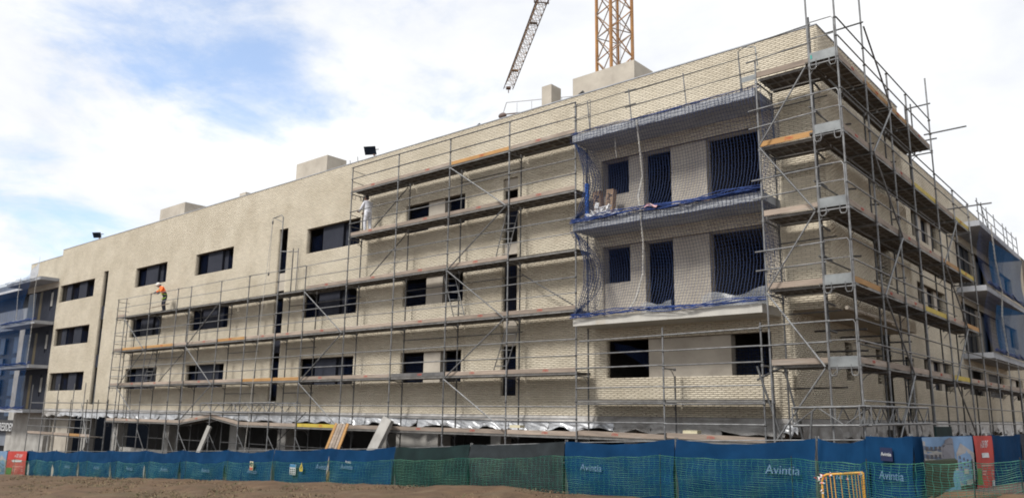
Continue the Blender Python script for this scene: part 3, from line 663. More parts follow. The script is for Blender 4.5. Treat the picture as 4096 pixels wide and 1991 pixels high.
def rosette(parent, pts):
    b = MB()
    for p in pts: b.ell(p, (.05, .05, .035), 0, 6, 4)
    o = b.build('couplers', STEELD, parent); o['kind'] = 'stuff'

# --- main front scaffold
M1 = thing('facade_scaffold', 'long grey tube scaffold in front of the brick facade left of the netted balconies', 'scaffold', (-30, OY, -3))
XP = [-48.8, -47.72, -44.7, -41.57, -40.15, -37.14, -34.57, -32.08, -29.97, -27.0, -24.0, -21.02, -18.0, -15.06]
def gz(x): return ground(x, 20.5)
for x in XP:
    top = 10.48 if x > -27.5 else 6.42
    if x in (-32.08,): top = 8.9
    tube('standard', (x, OY, gz(x)), (x, OY, top), R, STEEL, M1)
    if x in (-32.08,): top = 7.6
    tube('standard', (x, INY, gz(x)), (x, INY, top-1.1 if x != -32.08 else top), R, STEELD, M1)
cps = []
RAISE = {-37.14: .33}
skip_toe = {5.30: [(-48, -27.5), (-18.2, -14)]}
orange = {(9.32, -21.02), (1.29, -34.57), (1.29, -32.08), (3.30, -47.72), (3.30, -44.7), (3.30, -37.14)}
for li, z in enumerate(LEV):
    for a, b_ in zip(XP, XP[1:]):
        if z > 5.5 and a < -27.5: continue
        z0, z1 = z, z
        if z == -0.70: z0 += RAISE.get(a, 0); z1 += RAISE.get(b_, 0)
        deck('deck', a+.03, b_-.03, z0+.05, z1+.05, 21.19, 'x', M1)
        if not any(p <= a and b_ <= q for p, q in skip_toe.get(z, [])):
            m_ = TOEO if (z, a) in orange else (TOEY if (z == -.7 and a == -29.97) else (TOEG if (z == 1.29 and a in (-24.0,)) else TOE))
            toe(a, b_, z0+.06, z1+.06, OY+.05, 'x', m_, M1, letter=b_-a > 2 and random.random() < (.92 if a > -31 else .3))
        for h in (.60, 1.12):
            if z > 9 or z < 9:
                s_ = .012*random.uniform(-1, 1)
                if z == -0.70 and a < -16 and h == 1.12: continue
                tube('guard_rail', (a, OY-.04, z+h+s_), (b_, OY-.04, z+h-s_), .021, STEEL, M1)
        if random.random() < .35 and z > 0: tube('inner_rail', (a-.1, INY+.04, z-.45), (b_+.1, INY+.04, z-.45), .021, STEELD, M1)
    for x in XP:
        if z > 5.5 and x < -27.5: continue
        frame(x, z+RAISE.get(x, 0) if z == -.7 else z, OY, INY, M1)
        for h in (.0, .6, 1.12): cps.append((x, OY-.01, z+h))
tube('guard_rail', (-15.06, OY-.04, .28), (-27.0, OY-.04, .28), .021, STEEL, M1)
for a, b_ in zip(XP[:9], XP[1:10]): tube('guard_rail', (a, OY-.04, .28), (b_, OY-.04, .28), .021, STEEL, M1)
rosette(M1, cps)
def zig(xa, xb, zs, y, start, parent, m_=STEEL):
    s = start
    for z0, z1 in zip(zs, zs[1:]):
        p, q = (xa, xb) if s else (xb, xa)
        tube('diagonal_brace', (p+(.08 if s else -.08), y, z0-.06), (q-(.08 if s else -.08), y, z1-.02), .024, m_, parent); s = not s
zig(-21.02, -18.0, LEV[:5]+[-.45], OY-.07, True, M1)
zig(-29.97, -27.0, LEV[2:5]+[-.5], OY-.07, True, M1)
zig(-40.15, -37.14, LEV[2:5]+[-.5], OY-.07, False, M1)
zig(-47.72, -44.7, LEV[2:5]+[-.5], OY-.07, True, M1)
for xa, xb, zt, zb in ((-24.1, -26.6, 9.2, 7.5), (-24.1, -26.6, 7.2, 5.45), (-17.9, -15.6, 4.9, 3.6), (-41.7, -44.2, 3.0, 1.5), (-30.2, -32.2, -.0, -1.3)):
    tube('diagonal_brace', (xa, INY-.03, zt), (xb, INY-.03, zb), .022, STEELD, M1)
# end frame on the left: closed with short rails and toe board ends
for z in LEV[2:]:
    for h in (.5, 1.0): tube('end_rail', (-48.8, OY, z+h), (-48.8, INY, z+h-.02), .017, STEEL, M1)
    q = MB(); q.tube([(-48.78, OY+.05, z-.06), (-48.78, OY+.05, z-.26), (-48.78, OY+.2, z-.26), (-48.78, OY+.2, z-.08)], .012, 5); q.tube([(-48.78, INY-.2, z-.06), (-48.78, INY-.2, z-.26), (-48.78, INY-.05, z-.26), (-48.78, INY-.05, z-.08)], .012, 5); q.build('end_hook', STEEL, M1)
for z in LEV[:2]:
    for h in (.5, 1.0): tube('end_rail', (-27.0, OY, z+h), (-27.0, INY, z+h-.02), .017, STEEL, M1)
    q = MB(); q.tube([(-26.98, OY+.05, z-.06), (-26.98, OY+.05, z-.26), (-26.98, OY+.2, z-.26), (-26.98, OY+.2, z-.08)], .012, 5); q.tube([(-26.98, INY-.2, z-.06), (-26.98, INY-.2, z-.26), (-26.98, INY-.05, z-.26), (-26.98, INY-.05, z-.08)], .012, 5); q.build('end_hook', STEEL, M1)
# bracing below the lowest deck
for x in XP[1:-1]:
    tube('base_brace', (x, OY, -1.05), (x+random.choice((.7, .9)), OY+.35, -2.6+.03*x*0), .022, STEEL, M1)
    tube('base_ledger', (x, INY, -1.5), (x+2.0, INY, -1.5), .02, STEELD, M1)
# small hoist arm on the stair slit
q = MB(); q.tube([(-32.08, OY, 8.85), (-32.08, OY, 9.0), (-32.2, OY-.02, 9.12), (-32.85, OY-.05, 9.05)], .026, 6); q.tube([(-32.08, OY, 8.75), (-32.75, OY-.04, 9.06)], .015, 5); q.build('hoist_arm', STEEL, M1)
q = MB(); q.tube([(-32.08, OY, 7.35), (-31.2, OY+.35, 7.3)], .022, 6); q.tube([(-31.2, OY+.35, 7.45), (-31.2, OY+.35, 5.4)], .022, 6); q.build('hoist_arm', STEEL, M1)
rp_ = thing('hoist_rope', 'thin white rope hanging from the hoist arm beside the narrow stair window', 'rope', (-33, OY-.2, -1.5))
q = MB(); q.tube([(-32.85+(-.25)*t, OY-.06-.4*t, 9.02-10.8*t) for t in np.linspace(0, 1, 14)], .012, 5); q.build('line', ROPE, rp_)
q = MB(); q.tube([(-32.85, OY-.06, 9.02), (-32.86, OY-.07, 6.4)], .010, 5); q.build('line', ROPE, rp_)
q = MB(); q.ell((-32.85, OY-.06, 8.85), (.05, .04, .1)); q.ell((-32.87, OY-.07, 6.35), (.05, .04, .09)); q.build('pulley', STEELD, rp_)
# lattice girder resting on the lowest lift
def girder(p0, p1, h, label, parent=None):
    p0 = Vector(p0); p1 = Vector(p1); g_ = thing('lattice_girder', label, 'girder', tuple(p0), 'lattice girders on the scaffold')
    tube('chord', p0, p1, .03, STEEL, g_); tube('chord', p0+Vector((0,0,h)), p1+Vector((0,0,h)), .03, STEEL, g_)
    L = (p1-p0).length; n_ = max(2, int(L/.55)); d = (p1-p0)/n_
    for i in range(n_):
        a = p0+d*i; b_ = p0+d*(i+1); u = Vector((0,0,h))
        if i % 2: tube('lattice_bar', a+u, b_, .017, STEEL, g_, 6)
        else: tube('lattice_bar', a, b_+u, .017, STEEL, g_, 6)
    for t in (0, .5, 1): p = p0+(p1-p0)*t; tube('lattice_post', p, p+Vector((0,0,h)), .02, STEEL, g_, 6)
girder((-37.9, 20.72, -.07), (-31.5, 20.72, -.04), .43, 'lattice girder on the scaffold below the tall narrow stair window')
girder((-36.0, 21.3, -.07), (-30.4, 21.3, -.05), .43, 'rear lattice girder close to the facade behind a similar front one')
girder((-7.9, 20.2, -.17), (-6.0, 20.2, -.13), .44, 'short lattice girder across the front of the corner scaffold')
girder((-6.13, 19.75, -.13), (-6.13, 26.0, -.08), .44, 'long lattice girder along the outer side of the corner scaffold')
girder((-6.98, 20.6, -.15), (-6.98, 26.0, -.08), .44, 'inner lattice girder between the corner scaffold and the side wall')

# --- low scaffold under the balconies
M2 = thing('balcony_scaffold', 'low open scaffold of tubes in front of the ground windows below the netted balconies', 'scaffold', (-12, OY, -3))
for x, top in ((-11.92, 2.6), (-8.9, 2.55)):
    tube('standard', (x, OY, gz(x)), (x, OY, top), R, STEEL, M2); tube('standard', (x, INY, gz(x)), (x, INY, 1.2), R, STEELD, M2)
for a, b_ in ((-15.06, -11.92), (-11.92, -8.9)):
    for z in (1.90, 1.47, .85, .36, -.19): tube('guard_rail', (a, OY-.04, z), (b_, OY-.04, z+.02), .021, STEEL, M2)
    deck('deck', a+.03, b_-.03, .47, .47, 21.19, 'x', M2); deck('deck', a+.03, b_-.03, -.65, -.66, 21.19, 'x', M2)
    toe(a, b_, -.60, -.66, OY+.05, 'x', TOE, M2)
tube('guard_rail', (-14.9, OY-.04, 2.32), (-8.9, OY-.04, 2.40), .021, STEEL, M2)
for x in (-11.92, -8.9): frame(x, .47, OY, INY, M2); frame(x, 1.45, OY, INY, M2); frame(x, -.68, OY, INY, M2)
rosette(M2, [(x, OY, z) for x in (-11.92, -8.9) for z in (2.35, 1.9, 1.47, .85, .47, .36, -.19)])

# --- corner scaffold: front bay plus the run along the side wall
M3 = thing('corner_scaffold', 'tall tube scaffold wrapping the right building corner with platforms and end gates', 'scaffold', (-6.9, 20.5, -2.5))
FXA, FXB = -8.5, -6.94; SY0 = 20.3
for x, top in ((FXA, 9.9), (FXB, 12.6)): tube('standard', (x, 20.45 if x == FXA else SY0, gz(-8)), (x, 20.45 if x == FXA else SY0, top), R, STEEL if x == FXA else TOEO if False else STEEL, M3)
tube('standard', (FXA, INY, gz(-8)), (FXA, INY, 9.2), R, STEELD, M3); tube('standard', (-7.3, INY+.0, 2.0), (-7.3, INY, 11.3), R, STEELD, M3)
YP = [SY0, 22.65, 24.9, 27.0, 30.0, 32.65, 35.2, 37.8, 40.5, 42.9, 45.6, 48.4]
SX, SI = -6.2, -6.94
for y in YP:
    top = 10.45
    if y in (20.3, 22.65): top = 13.0
    if y == 30.0: top = 12.05
    if y > 31: top = 8.45
    if y > 36: top = 2.5
    tube('standard', (SX, y, -2.0), (SX, y, top), R, STEEL, M3)
    if y > SY0: tube('standard', (SI if y < 30.1 else SI-.1, y, -2.0), (SI if y < 30.1 else SI-.1, y, min(top-.9, 11.6)), R, STEELD, M3)
tube('standard', (-6.75, 30.0, 9.3), (-6.75, 30.0, 11.2), R, STEELD, M3)
cps = []
for z in LEV[:5]:
    zf = z if z != 7.33 else 7.27
    deck('deck', FXA+.02, FXB+.05, zf+.05, zf+.05, 20.98, 'x', M3, 1.32)
    toe(FXA+.02, FXB+.02, zf+.06, zf+.06, 20.43, 'x', TOEO if z == 7.33 else TOE, M3, letter=z in (7.33,))
    for h in (.6, 1.12): tube('guard_rail', (FXA-.25, 20.40, z+h-.02), (FXB+.1, 20.28, z+h), .021, STEEL, M3)
    tube('inner_rail', (FXA-.1, INY+.06, z-.5), (FXB, INY+.06, z-.48), .021, STEELD, M3)
    frame(FXA, z, 20.45, INY, M3); 
    for a, b_ in zip(YP, YP[1:]):
        if (z > 9 and b_ > 30.1) or (z < 9 and z > 2 and b_ > 35.3): continue
        deck('deck', a+.02, b_-.02, z+.05, z+.05, -6.56, 'y', M3)
        m_ = TOE
        if (z, a) in ((9.32, 24.9), (9.32, 22.65), (3.30, SY0), (3.30, 32.65), (5.30, 32.65), (5.30, 30.0)): m_ = TOEO
        if (z, a) in ((7.33, 27.0), (5.30, 32.65), (3.30, 27.0), (1.29, 30.0), (7.33, 32.65)): m_ = TOEY
        toe(a, b_, z+.06, z+.06, SX-.05, 'y', m_, M3, letter=random.random() < .55)
        for h in (.60, 1.12): tube('guard_rail', (SX+.04, a, z+h), (SX+.04, b_, z+h), .021, STEEL if h < .7 else STEELD, M3)
        if random.random() < .75 and z < 9: tube('inner_rail', (SI-.04, a-.1, z+.75), (SI-.04, b_+.1, z+.75), .021, STEELD, M3)
    for y in YP:
        if (z > 9 and y > 30.1) or (z < 9 and z > 2 and y > 35.3): continue
        frame(y, z, SX, SI, M3, along='y'); cps += [(SX, y, z), (SX, y, z+.6), (SX, y, z+1.12)]
rosette(M3, cps)
for a, b_ in zip(YP, YP[1:]):
    for z in (.45, -.1): tube('guard_rail', (SX+.04, a, z), (SX+.04, b_, z), .021, STEEL, M3)
s = False
zig(-8.5, -6.94, LEV[:5]+[-.6], 20.25, False, M3)
def zigy(ya, yb, zs, X, start, parent):
    s = start
    for z0, z1 in zip(zs, zs[1:]):
        p, q = (ya, yb) if s else (yb, ya)
        tube('diagonal_brace', (X, p, z0-.05), (X, q, z1-.02), .026, STEEL, parent); s = not s
zigy(22.65, 24.9, [11.15]+LEV, SX+.07, True, M3)
zigy(30.0, 32.65, LEV[1:], SX+.07, False, M3)
tube('tie_tube', (-7.25, 22.62, 11.2), (-6.12, 22.62, 11.22), .026, STEELD, M3)
for x0, x1, y, z in ((-6.4, -5.05, 30.0, 9.95), (-7.3, -6.0, 30.0, 9.72), (-7.1, -4.95, 32.6, 7.75), (-6.9, -6.1, 30.0, 11.05)): tube('tie_tube', (x0, y, z), (x1, y, z+.02), .028, STEELD, M3)
for z in (8.9, 8.1, 6.9, 6.1, 4.9, 4.1, 2.9, 2.2): tube('tie_tube', (-6.95, 20.45, z), (-7.0, 21.2, z), .03, STEELD, M3)
for z in (8.6, 6.6, 4.6, 2.5, 1.9):
    for y in (23.6, 25.8, 28.2): tube('tie_tube', (-6.95, y, z), (RX-.1 if z > RECZ else RECX-.05, y-.15, z), .028, STEELD, M3)
for a in (22.3, 23.9, 25.6):   # white lagged pipes hung under the third platform
    q = MB(); q.tube([(-7.05, a, 2.98), (-7.05, a+1.35, 2.98)], .055, 8); q.build('lagged_pipe', BEIGE, M3)
# props in front of the corner
for p, q_ in (((-8.9, 20.5, 1.35), (-8.25, 20.5, -.75)), ((-8.2, 20.6, 1.3), (-7.9, 20.9, -.7)), ((-7.4, 20.2, .2), (-7.5, 20.15, -.7)), ((-8.95, 20.6, 1.0), (-8.2, 20.5, 1.32))): tube('raking_tube', p, q_, .03, STEELD, M3)
# end gates
def gate(z):
    y = SY0-.035; x0, x1 = FXB+.03, SX-.03
    b = MB(); b.tube([(x0, y, z+.12), (x0, y, z+1.12), (x0+.05, y, z+1.2), (x1-.05, y, z+1.2), (x1, y, z+1.12), (x1, y, z+.12)], .016, 6)
    b.tube([(x0, y, z+.72), (x1, y, z+.72)], .013, 5)
    for xa, xb in ((x0, x0+.17), (x1-.17, x1)): b.tube([(xa, y, z+.12), (xa, y, z-.08), (xa+.03, y, z-.15), (xb-.03, y, z-.15), (xb, y, z-.08), (xb, y, z+.12)], .014, 6)
    g_ = b.build('end_gate', STEEL, M3)
    p = MB(); p.box(x0, x1, y-.006, y+.006, z+.06, z+.32); p.build('gate_panel', PANEL, M3)
for z in (9.28, 7.25, 5.25, 3.25, 1.2): gate(z)
q = MB(); q.box(-6.88, -6.84, SY0-.05, SY0-.044, 9.42, 9.53); q.build('sticker', mat('teal_sticker', (0.05, .35, .3)), M3)

# --- short scaffold at the left end
M4 = thing('left_low_scaffold', 'low scaffold with bare uprights in front of the concrete base at the far left end', 'scaffold', (-55, 20.4, -4))
X4 = [-59.3, -57.0, -54.95, -52.55, -50.95, -49.6]
for x in X4:
    tube('standard', (x, 20.4, gz(x)), (x, 20.4, 1.55 if x < -50 else 1.5), R, STEEL, M4); tube('standard', (x+.1, 21.2, gz(x)), (x+.1, 21.2, .57), R, STEELD, M4)
    tube('transom', (x, 20.4, .38), (x+.1, 21.2, .36), .022, STEEL, M4)
for a, b_ in zip(X4, X4[1:]):
    for z in (-.62, -1.1): tube('guard_rail', (a, 20.36, z), (b_, 20.36, z-.01), .021, STEEL, M4)
    deck('deck', a+.03, b_-.03, -1.62, -1.62, 20.75, 'x', M4); toe(a, b_, -1.6, -1.6, 20.42, 'x', TOEO if a == -52.55 else TOE, M4, letter=False)
tube('diagonal_brace', (-51.0, 20.3, .3), (-49.6, 20.3, -1.9), .025, STEEL, M4); tube('diagonal_brace', (-49.6, 20.3, -1.9), (-50.8, 20.3, -3.2), .025, STEEL, M4)
tube('end_rail', (-59.3, 20.4, .38), (-57.0, 20.4, .36), .02, STEEL, M4); tube('end_rail', (-57.0, 20.4, .37), (-50.9, 20.4, .36), .02, STEEL, M4)

# --- guard rails on the top balcony slabs
G1 = thing('slab_guard_rail', 'thin steel guard rail standing on the top slab above the netted balconies', 'guard rail', (-11.8, 20.75, 9.18), 'guard rails on balcony slabs')
for x in (-14.41, -12.8, -10.85, -9.05): tube('post', (x, 20.78, 9.18), (x-.06, 20.72, 10.32), .02, STEEL, G1)
for a, b_, z in ((-15.06, -12.6, 10.24), (-13.0, -10.6, 10.22), (-11.0, -8.5, 10.24), (-15.06, -12.6, 9.74), (-13.0, -10.6, 9.72), (-11.0, -8.5, 9.74)): tube('rail', (a, 20.72, z), (b_, 20.72, z+.02), .018, STEELD, G1)
q = MB(); q.tube([(-9.1, 20.8, 9.18), (-9.12, 20.75, 10.5), (-8.95, 20.75, 10.58), (-8.6, 20.75, 10.5), (-8.55, 20.75, 9.9)], .018, 6); q.box(-9.05, -8.6, 20.74, 20.75, 9.5, 9.66); q.build('end_frame', PANEL, G1)
q = MB(); q.tube([(-14.95, 20.75, 9.3), (-14.95, 20.75, 10.3), (-14.4, 20.78, 10.36), (-14.4, 20.78, 9.3)], .017, 6); q.tube([(-14.95, 20.75, 9.8), (-14.4, 20.78, 9.85)], .014, 6); q.build('end_frame', STEEL, G1)
G2 = thing('slab_guard_rail', 'steel guard rail on the far side balcony roof slab at the right edge', 'guard rail', (-6.9, 46, 9.14), 'guard rails on balcony slabs')
for y in (41.6, 42.6, 43.8, 45.6, 48.0, 49.0, 50.6, 52.1): tube('post', (-6.9, y, 9.14), (-6.92, y, 10.25), .022, STEEL, G2)
for z in (10.1, 9.62): tube('rail', (-6.95, 41.5, z), (-6.95, 52.3, z), .02, STEELD, G2)
tube('rail', (-6.95, 42.6, 10.2), (-6.95, 44, 9.2), .02, STEELD, G2)

# --- ladders
def ladder(top, bot, y, label, w=.38):
    t = Vector((top[0], y, top[1])); b_ = Vector((bot[0], y+.05, bot[1])); L = thing('ladder', label, 'ladder', tuple(b_), 'ladders inside the scaffold')
    o = Vector((w/2, .1, 0))
    for s_ in (-1, 1): tube('stile', b_+o*s_, t+o*s_, .02, STEEL, L, 6)
    n_ = int((t-b_).length/.28)
    for i in range(1, n_+1): p = b_+(t-b_)*(i/(n_+.6)); tube('rung', p-o, p+o, .013, STEEL, L, 6)
ladder((-18.15, 7.2), (-18.75, 5.4), 21.25, 'aluminium ladder in front of the right slit window between the third and second highest platforms')
ladder((-21.3, 5.2), (-20.7, 3.4), 21.25, 'aluminium ladder beside the middle plaster pier window leaning to the left')
ladder((-18.0, 3.2), (-18.75, 1.4), 21.25, 'lower aluminium ladder in front of the right slit window')
ladder((-44.2, 3.2), (-45.2, 1.4), 21.25, 'narrow ladder in the left scaffold end below the orange-vested worker')
ladder((-47.3, 1.15), (-47.1, -.6), 21.25, 'lowest ladder at the far left end of the long scaffold')

# ------------------------------------------------------------------ tower cranes
mast = Vector((-28.2, 43.7, 0)); ZJ = 43.3
CR = thing('tower_crane', 'orange lattice tower crane mast rising behind the roof with a long pale jib', 'crane', (mast.x, mast.y, -3))
s_ = 1.77; th = math.radians(122.9)+math.pi/2+math.radians(34.3)
cs = [mast+Vector((math.cos(th+a)*s_/math.sqrt(2), math.sin(th+a)*s_/math.sqrt(2), 0)) for a in (math.pi/4, 3*math.pi/4, 5*math.pi/4, 7*math.pi/4)]
up = lambda z: Vector((0, 0, z))
for c in cs: boxo('mast_leg', c+up(20.5), (.17, .17, 47), CRANE, CR, Matrix.Rotation(th, 3, 'Z'))
z = 12.0; hgt = 1.75; k_ = 0
while z < 42:
    for i in range(4):
        a, b_ = cs[i], cs[(i+1) % 4]
        if (k_+i) % 2: a, b_ = b_, a
        tube('mast_brace', a+up(z), b_+up(z+hgt), .045, CRANEG if i % 2 else CRANE, CR, 6)
        if k_ % 2 == 0: tube('mast_crossbar', a+up(z), b_+up(z), .04, CRANEG, CR, 6)
        if z < 34: tube('mast_brace', b_+up(z), a+up(z+hgt), .04, CRANEG, CR, 6)
    z += hgt; k_ += 1
lm = MB(); c0 = (cs[0]+cs[2])/2
for dx in (-.2, .2): lm.tube([c0+Vector((dx, 0, 10)), c0+Vector((dx, 0, 42))], .022, 5)
for i in range(100): lm.tube([c0+Vector((-.2, 0, 10+i*.32)), c0+Vector((.2, 0, 10+i*.32))], .013, 4)
lm.build('mast_ladder', CRANEL, CR)
tube('hoist_cable', c0+Vector((.5, 0, 10)), c0+Vector((.5, 0, 42)), .012, BLACK, CR)
tip = Vector((-66.7, 76.8, ZJ)); base = Vector((mast.x, mast.y, ZJ)); jd = (tip-base).normalized(); js = jd.cross(Vector((0, 0, 1)))
L = (tip-base).length; back = base-jd*14
def jp(t, w, h): return base+jd*t+js*w+up(h)
for w in (-.62, .62): tube('jib_chord', jp(-14, w, 0), jp(L, w, 0), .06, RUST, CR)
tube('jib_chord', jp(0, 0, 1.3), jp(L-.8, 0, 1.3), .07, CRANEG, CR)
br = MB(); t = 0.0; sw = 1
while t < L-.9:
    for w in (-.62, .62): br.tube([jp(t, w, 0), jp(t+.6, 0, 1.3)], .03, 5); br.tube([jp(t+.6, 0, 1.3), jp(t+1.2, w, 0)], .03, 5)
    br.tube([jp(t, -.62, 0), jp(t, .62, 0)], .03, 5); br.tube([jp(t, -.62*sw, 0), jp(t+1.2, .62*sw, 0)], .025, 5); sw = -sw; t += 1.2
br.build('jib_bracing', CRANEG, CR)
q = MB(); q.beam(jp(L-.5, 0, .05), jp(L+.1, 0, .05), .6, .25); q.tube([jp(L-.3, 0, 0), jp(L-.3, 0, -.7)], .06, 6); q.build('jib_tip_block', RUST, CR)
for t in (L-6, L-19, L-35): q = MB(); q.beam(jp(t, 0, .1), jp(t+.5, 0, .1), .9, .1); q.build('jib_plate', CRANEG, CR)
q = MB()
for dt in (0, .9): q.tube([jp(L-24.5+dt, -.75, -.1), jp(L-24.5+dt, -.75, .7)], .08, 6); q.tube([jp(L-24.5+dt, .75, -.1), jp(L-24.5+dt, .75, .7)], .08, 6); q.tube([jp(L-24.5+dt, -.75, .0), jp(L-24.5+dt, .75, .0)], .08, 6)
q.build('trolley', RUST, CR)
q = MB(); q.tube([base+up(0), base+up(6.5)], .5, 6); q.build('mast_head', CRANE, CR)
q = MB(); q.box(back.x-1, back.x+1, back.y-.6, back.y+.6, ZJ-2.2, ZJ-.2); q.build('counterweight', CONC, CR)
def raydir(px, py): return px_dir(px, py)
d0 = raydir(2010, 459); d1 = raydir(2160, 440)
q0 = d0*(75/math.hypot(d0.x, d0.y)); 
C2 = thing('distant_crane', 'small distant crane jib end peeking over the roof left of the grey roof boxes', 'crane', (q0.x, q0.y, 0))
jd2 = Vector((1, .25, -.06)).normalized()
for a, h, m_ in ((0, 0, RUST), (0, -.28, RUST)): tube('jib_chord', q0+up(h), q0+jd2*16+up(h), .07, m_, C2)
tube('jib_chord', q0+Vector((.5, 0, 1.15)), q0+jd2*16+up(.9), .04, CRANEL, C2)
tube('jib_strut', q0+up(-.1), q0+Vector((.5, 0, 1.15)), .04, CRANEL, C2)
for i in range(1, 7): tube('jib_strut', q0+jd2*(i*1.6), q0+jd2*(i*1.6)+up(1.05), .025, CRANEL, C2)
q = MB(); q.ell(q0+up(-.12), (.5, .3, .3)); q.build('jib_head', RUST, C2)
mpos = q0+jd2*16
tube('mast', (mpos.x, mpos.y, -3), (mpos.x, mpos.y, mpos.z+1), .35, CRANE, C2)

# ------------------------------------------------------------------ roof floodlights
def flood(x, z, label, tilt):
    F_ = thing('floodlight', label, 'floodlight', (x, FY+.2, ZT), 'floodlights on the roof edge')
    q = MB(); q.beam((x+.25, FY+.15, ZT-.03), (x-.05, FY+.12, ZT+.25), .06, .06); q.build('bracket', RUST, F_)
    c = Vector((x-.1, FY+.05, ZT+.42)); rot = Matrix.Rotation(tilt, 3, 'Z') @ Matrix.Rotation(math.radians(35), 3, 'X')
    q = MB()
    fr = [rot @ Vector(p) for p in ((-.28,-.12,-.2),(.28,-.12,-.2),(.28,-.12,.2),(-.28,-.12,.2),(-.16,.14,-.11),(.16,.14,-.11),(.16,.14,.11),(-.16,.14,.11))]
    q.add([c+p for p in fr], [(0,1,5,4),(1,2,6,5),(2,3,7,6),(3,0,4,7),(4,5,6,7)]); q.build('housing', BLACK, F_)
    g_ = MB(); g_.add([c+rot @ Vector(p) for p in ((-.27,-.125,-.19),(.27,-.125,-.19),(.27,-.125,.19),(-.27,-.125,.19))], [(3,2,1,0)]); g_.build('lens', GLASSD, F_)
    h = MB(); h.tube([c+rot @ Vector(p) for p in ((-.3,.02,0),(-.3,.2,-.05),(.3,.2,-.05),(.3,.02,0))], .02, 5); h.build('yoke', BLACK, F_)
flood(-27.05, 0, 'black floodlight on the roof edge above the man in white', .5)
flood(-55.6, 0, 'black floodlight on the roof edge near the left end of the building', .6)
q = thing('roof_frame', 'small pale metal frame on the roof edge just left of the right floodlight', 'frame', (-28.6, FY+.3, ZT))
for a, b_ in (((-28.9, FY+.3, ZT), (-28.95, FY+.3, ZT+.35)), ((-28.35, FY+.3, ZT), (-28.4, FY+.3, ZT+.42)), ((-28.9, FY+.3, ZT+.12), (-28.35, FY+.3, ZT+.16))): tube('bar', a, b_, .018, STEEL, q)

# ------------------------------------------------------------------ safety nets, ropes and things on the balconies
def balcony_net(zt, zb, label, seed):
    T = thing('safety_net', label, 'safety net', (-11.8, 20.5, zb), 'blue safety nets on the front balconies')
    X0, X1 = -15.02, -8.50
    def P(u, v):      # v 0 at the top slab edge, 1 at the lower slab
        x = X0+(X1-X0)*u; z = zt+(zb-zt)*v
        dep = math.sin(math.pi*min(1, max(0, (v-.06)/.94)))**.8*(.42+.22*vnoise(u*5+seed, v*2))+.10*math.sin(u*22+seed)*v*v*.5
        x += .25*math.sin(math.pi*v)*(1-u)**6-.0*u
        z += -.05*math.sin(u*math.pi*4)*(1-abs(2*v-1))+.02*math.sin(u*17+v*5)
        return (x, 20.53+max(0, dep)*.9, z)
    # rope lattice: dark where it crosses the pale wall
    net_mesh(P, 66, 30, .0052, NETB, jit=.010).build('net', NETB, T)
    b = MB()
    for s_ in range(6):
        b.tube([Vector((X0+(X1-X0)*t, 20.52+.02*math.sin(t*31+s_)-.01*s_, zb+.03+.02*s_*math.sin(t*11+s_)+.02*vnoise(t*30, s_, 5))) for t in np.linspace(0, 1, 60)], .014, 4)
    b.build('gathered_edge', NETL, T)
    # short return at the left pulled towards the wall
    def Q(u, v):
        t = math.sin(math.pi*min(1, v*1.0))
        return (X0+.02+.55*t*(1-.3*u)+.06*math.sin(9*v+seed), 20.53+u*(1.25-.0*t), zt+(zb-zt)*v)
    net_mesh(Q, 11, 30, .006, NETB, jit=.012).build('side_net', NETD, T)
    b = MB()
    for s_ in range(7):
        b.tube([Vector((X0+.02+(.48+.03*s_)*math.sin(math.pi*v)**.7+.02*math.sin(v*21+s_), 20.56+.12*s_*math.sin(math.pi*v), zt+(zb-zt)*v)) for v in np.linspace(0.02, 1, 30)], .011, 4)
    b.build('gathered_side', NETB, T)
    def E(u, v): return (X1+.02+.07*math.sin(3*v+seed), 20.53+u*1.2, zt+(zb-zt)*v)
    net_mesh(E, 12, 28, .0062, NETB, jit=.012).build('side_net', NETB, T)
    # net lapped over the slab edge above
    def C_(u, v): return (X0-.03+(X1-X0+.1)*u, 20.57-.02+.02*math.sin(u*40), zt-.02+.30*v+.05*math.sin(u*13+seed)*v)
    net_mesh(C_, 56, 3, .0075, NETB, jit=.02).build('slab_edge_net', NETB, T)
    b = MB()
    for s_ in range(5): b.tube([Vector((X0+(X1-X0)*t, 20.58+.03*s_, zt+.27+.03*math.sin(t*9+s_)+.03*vnoise(t*14, s_))) for t in np.linspace(0, 1, 50)], .010, 4)
    b.build('gathered_edge', NETL, T)
balcony_net(8.93, 6.18, 'blue safety net hung across the upper front balcony', 1)
balcony_net(5.88, 3.08, 'blue safety net hung across the lower front balcony', 4)
def rope(label, pts, r=.022):
    T = thing('hanging_rope', label, 'rope', tuple(pts[-1])); b = MB(); P = [Vector(p) for p in pts]; n_ = 90
    for ph in (0, math.pi):
        c = []
        for i in range(n_+1):
            t = i/n_*(len(P)-1); j = min(int(t), len(P)-2); p = P[j]+(P[j+1]-P[j])*(t-j)
            c.append(p+Vector((math.cos(i*1.1+ph), math.sin(i*1.1+ph), 0))*r*.8)
        b.tube(c, r*.62, 5)
    b.build('strand', ROPE, T)
rope('thick twisted white rope hanging down the upper front balcony net', [(-12.45, 20.5, 9.1), (-12.5, 20.75, 8.2), (-12.55, 20.95, 7.4), (-12.6, 20.75, 6.7), (-12.38, 20.5, 6.15)])
rope('thick twisted white rope hanging down the lower front balcony net', [(-12.38, 20.5, 6.1), (-12.45, 20.75, 5.2), (-12.6, 20.95, 4.3), (-12.75, 20.75, 3.5), (-12.9, 20.5, 3.07)])
rope('short thin cord dangling from the ceiling of the upper front balcony', [(-13.45, 20.8, 8.93), (-13.44, 20.8, 8.5), (-13.4, 20.8, 8.15)], .010)
def plain(name, label, cat, bld, mats, group=None):
    o = bld.build(name, mats); return tag(o, label, cat, group)
T = thing('cardboard_box', 'left-hand of two cardboard boxes leaning left of the upper balcony window', 'box', (-14.6, 21.4, 6.14), 'cardboard boxes on the upper balcony')
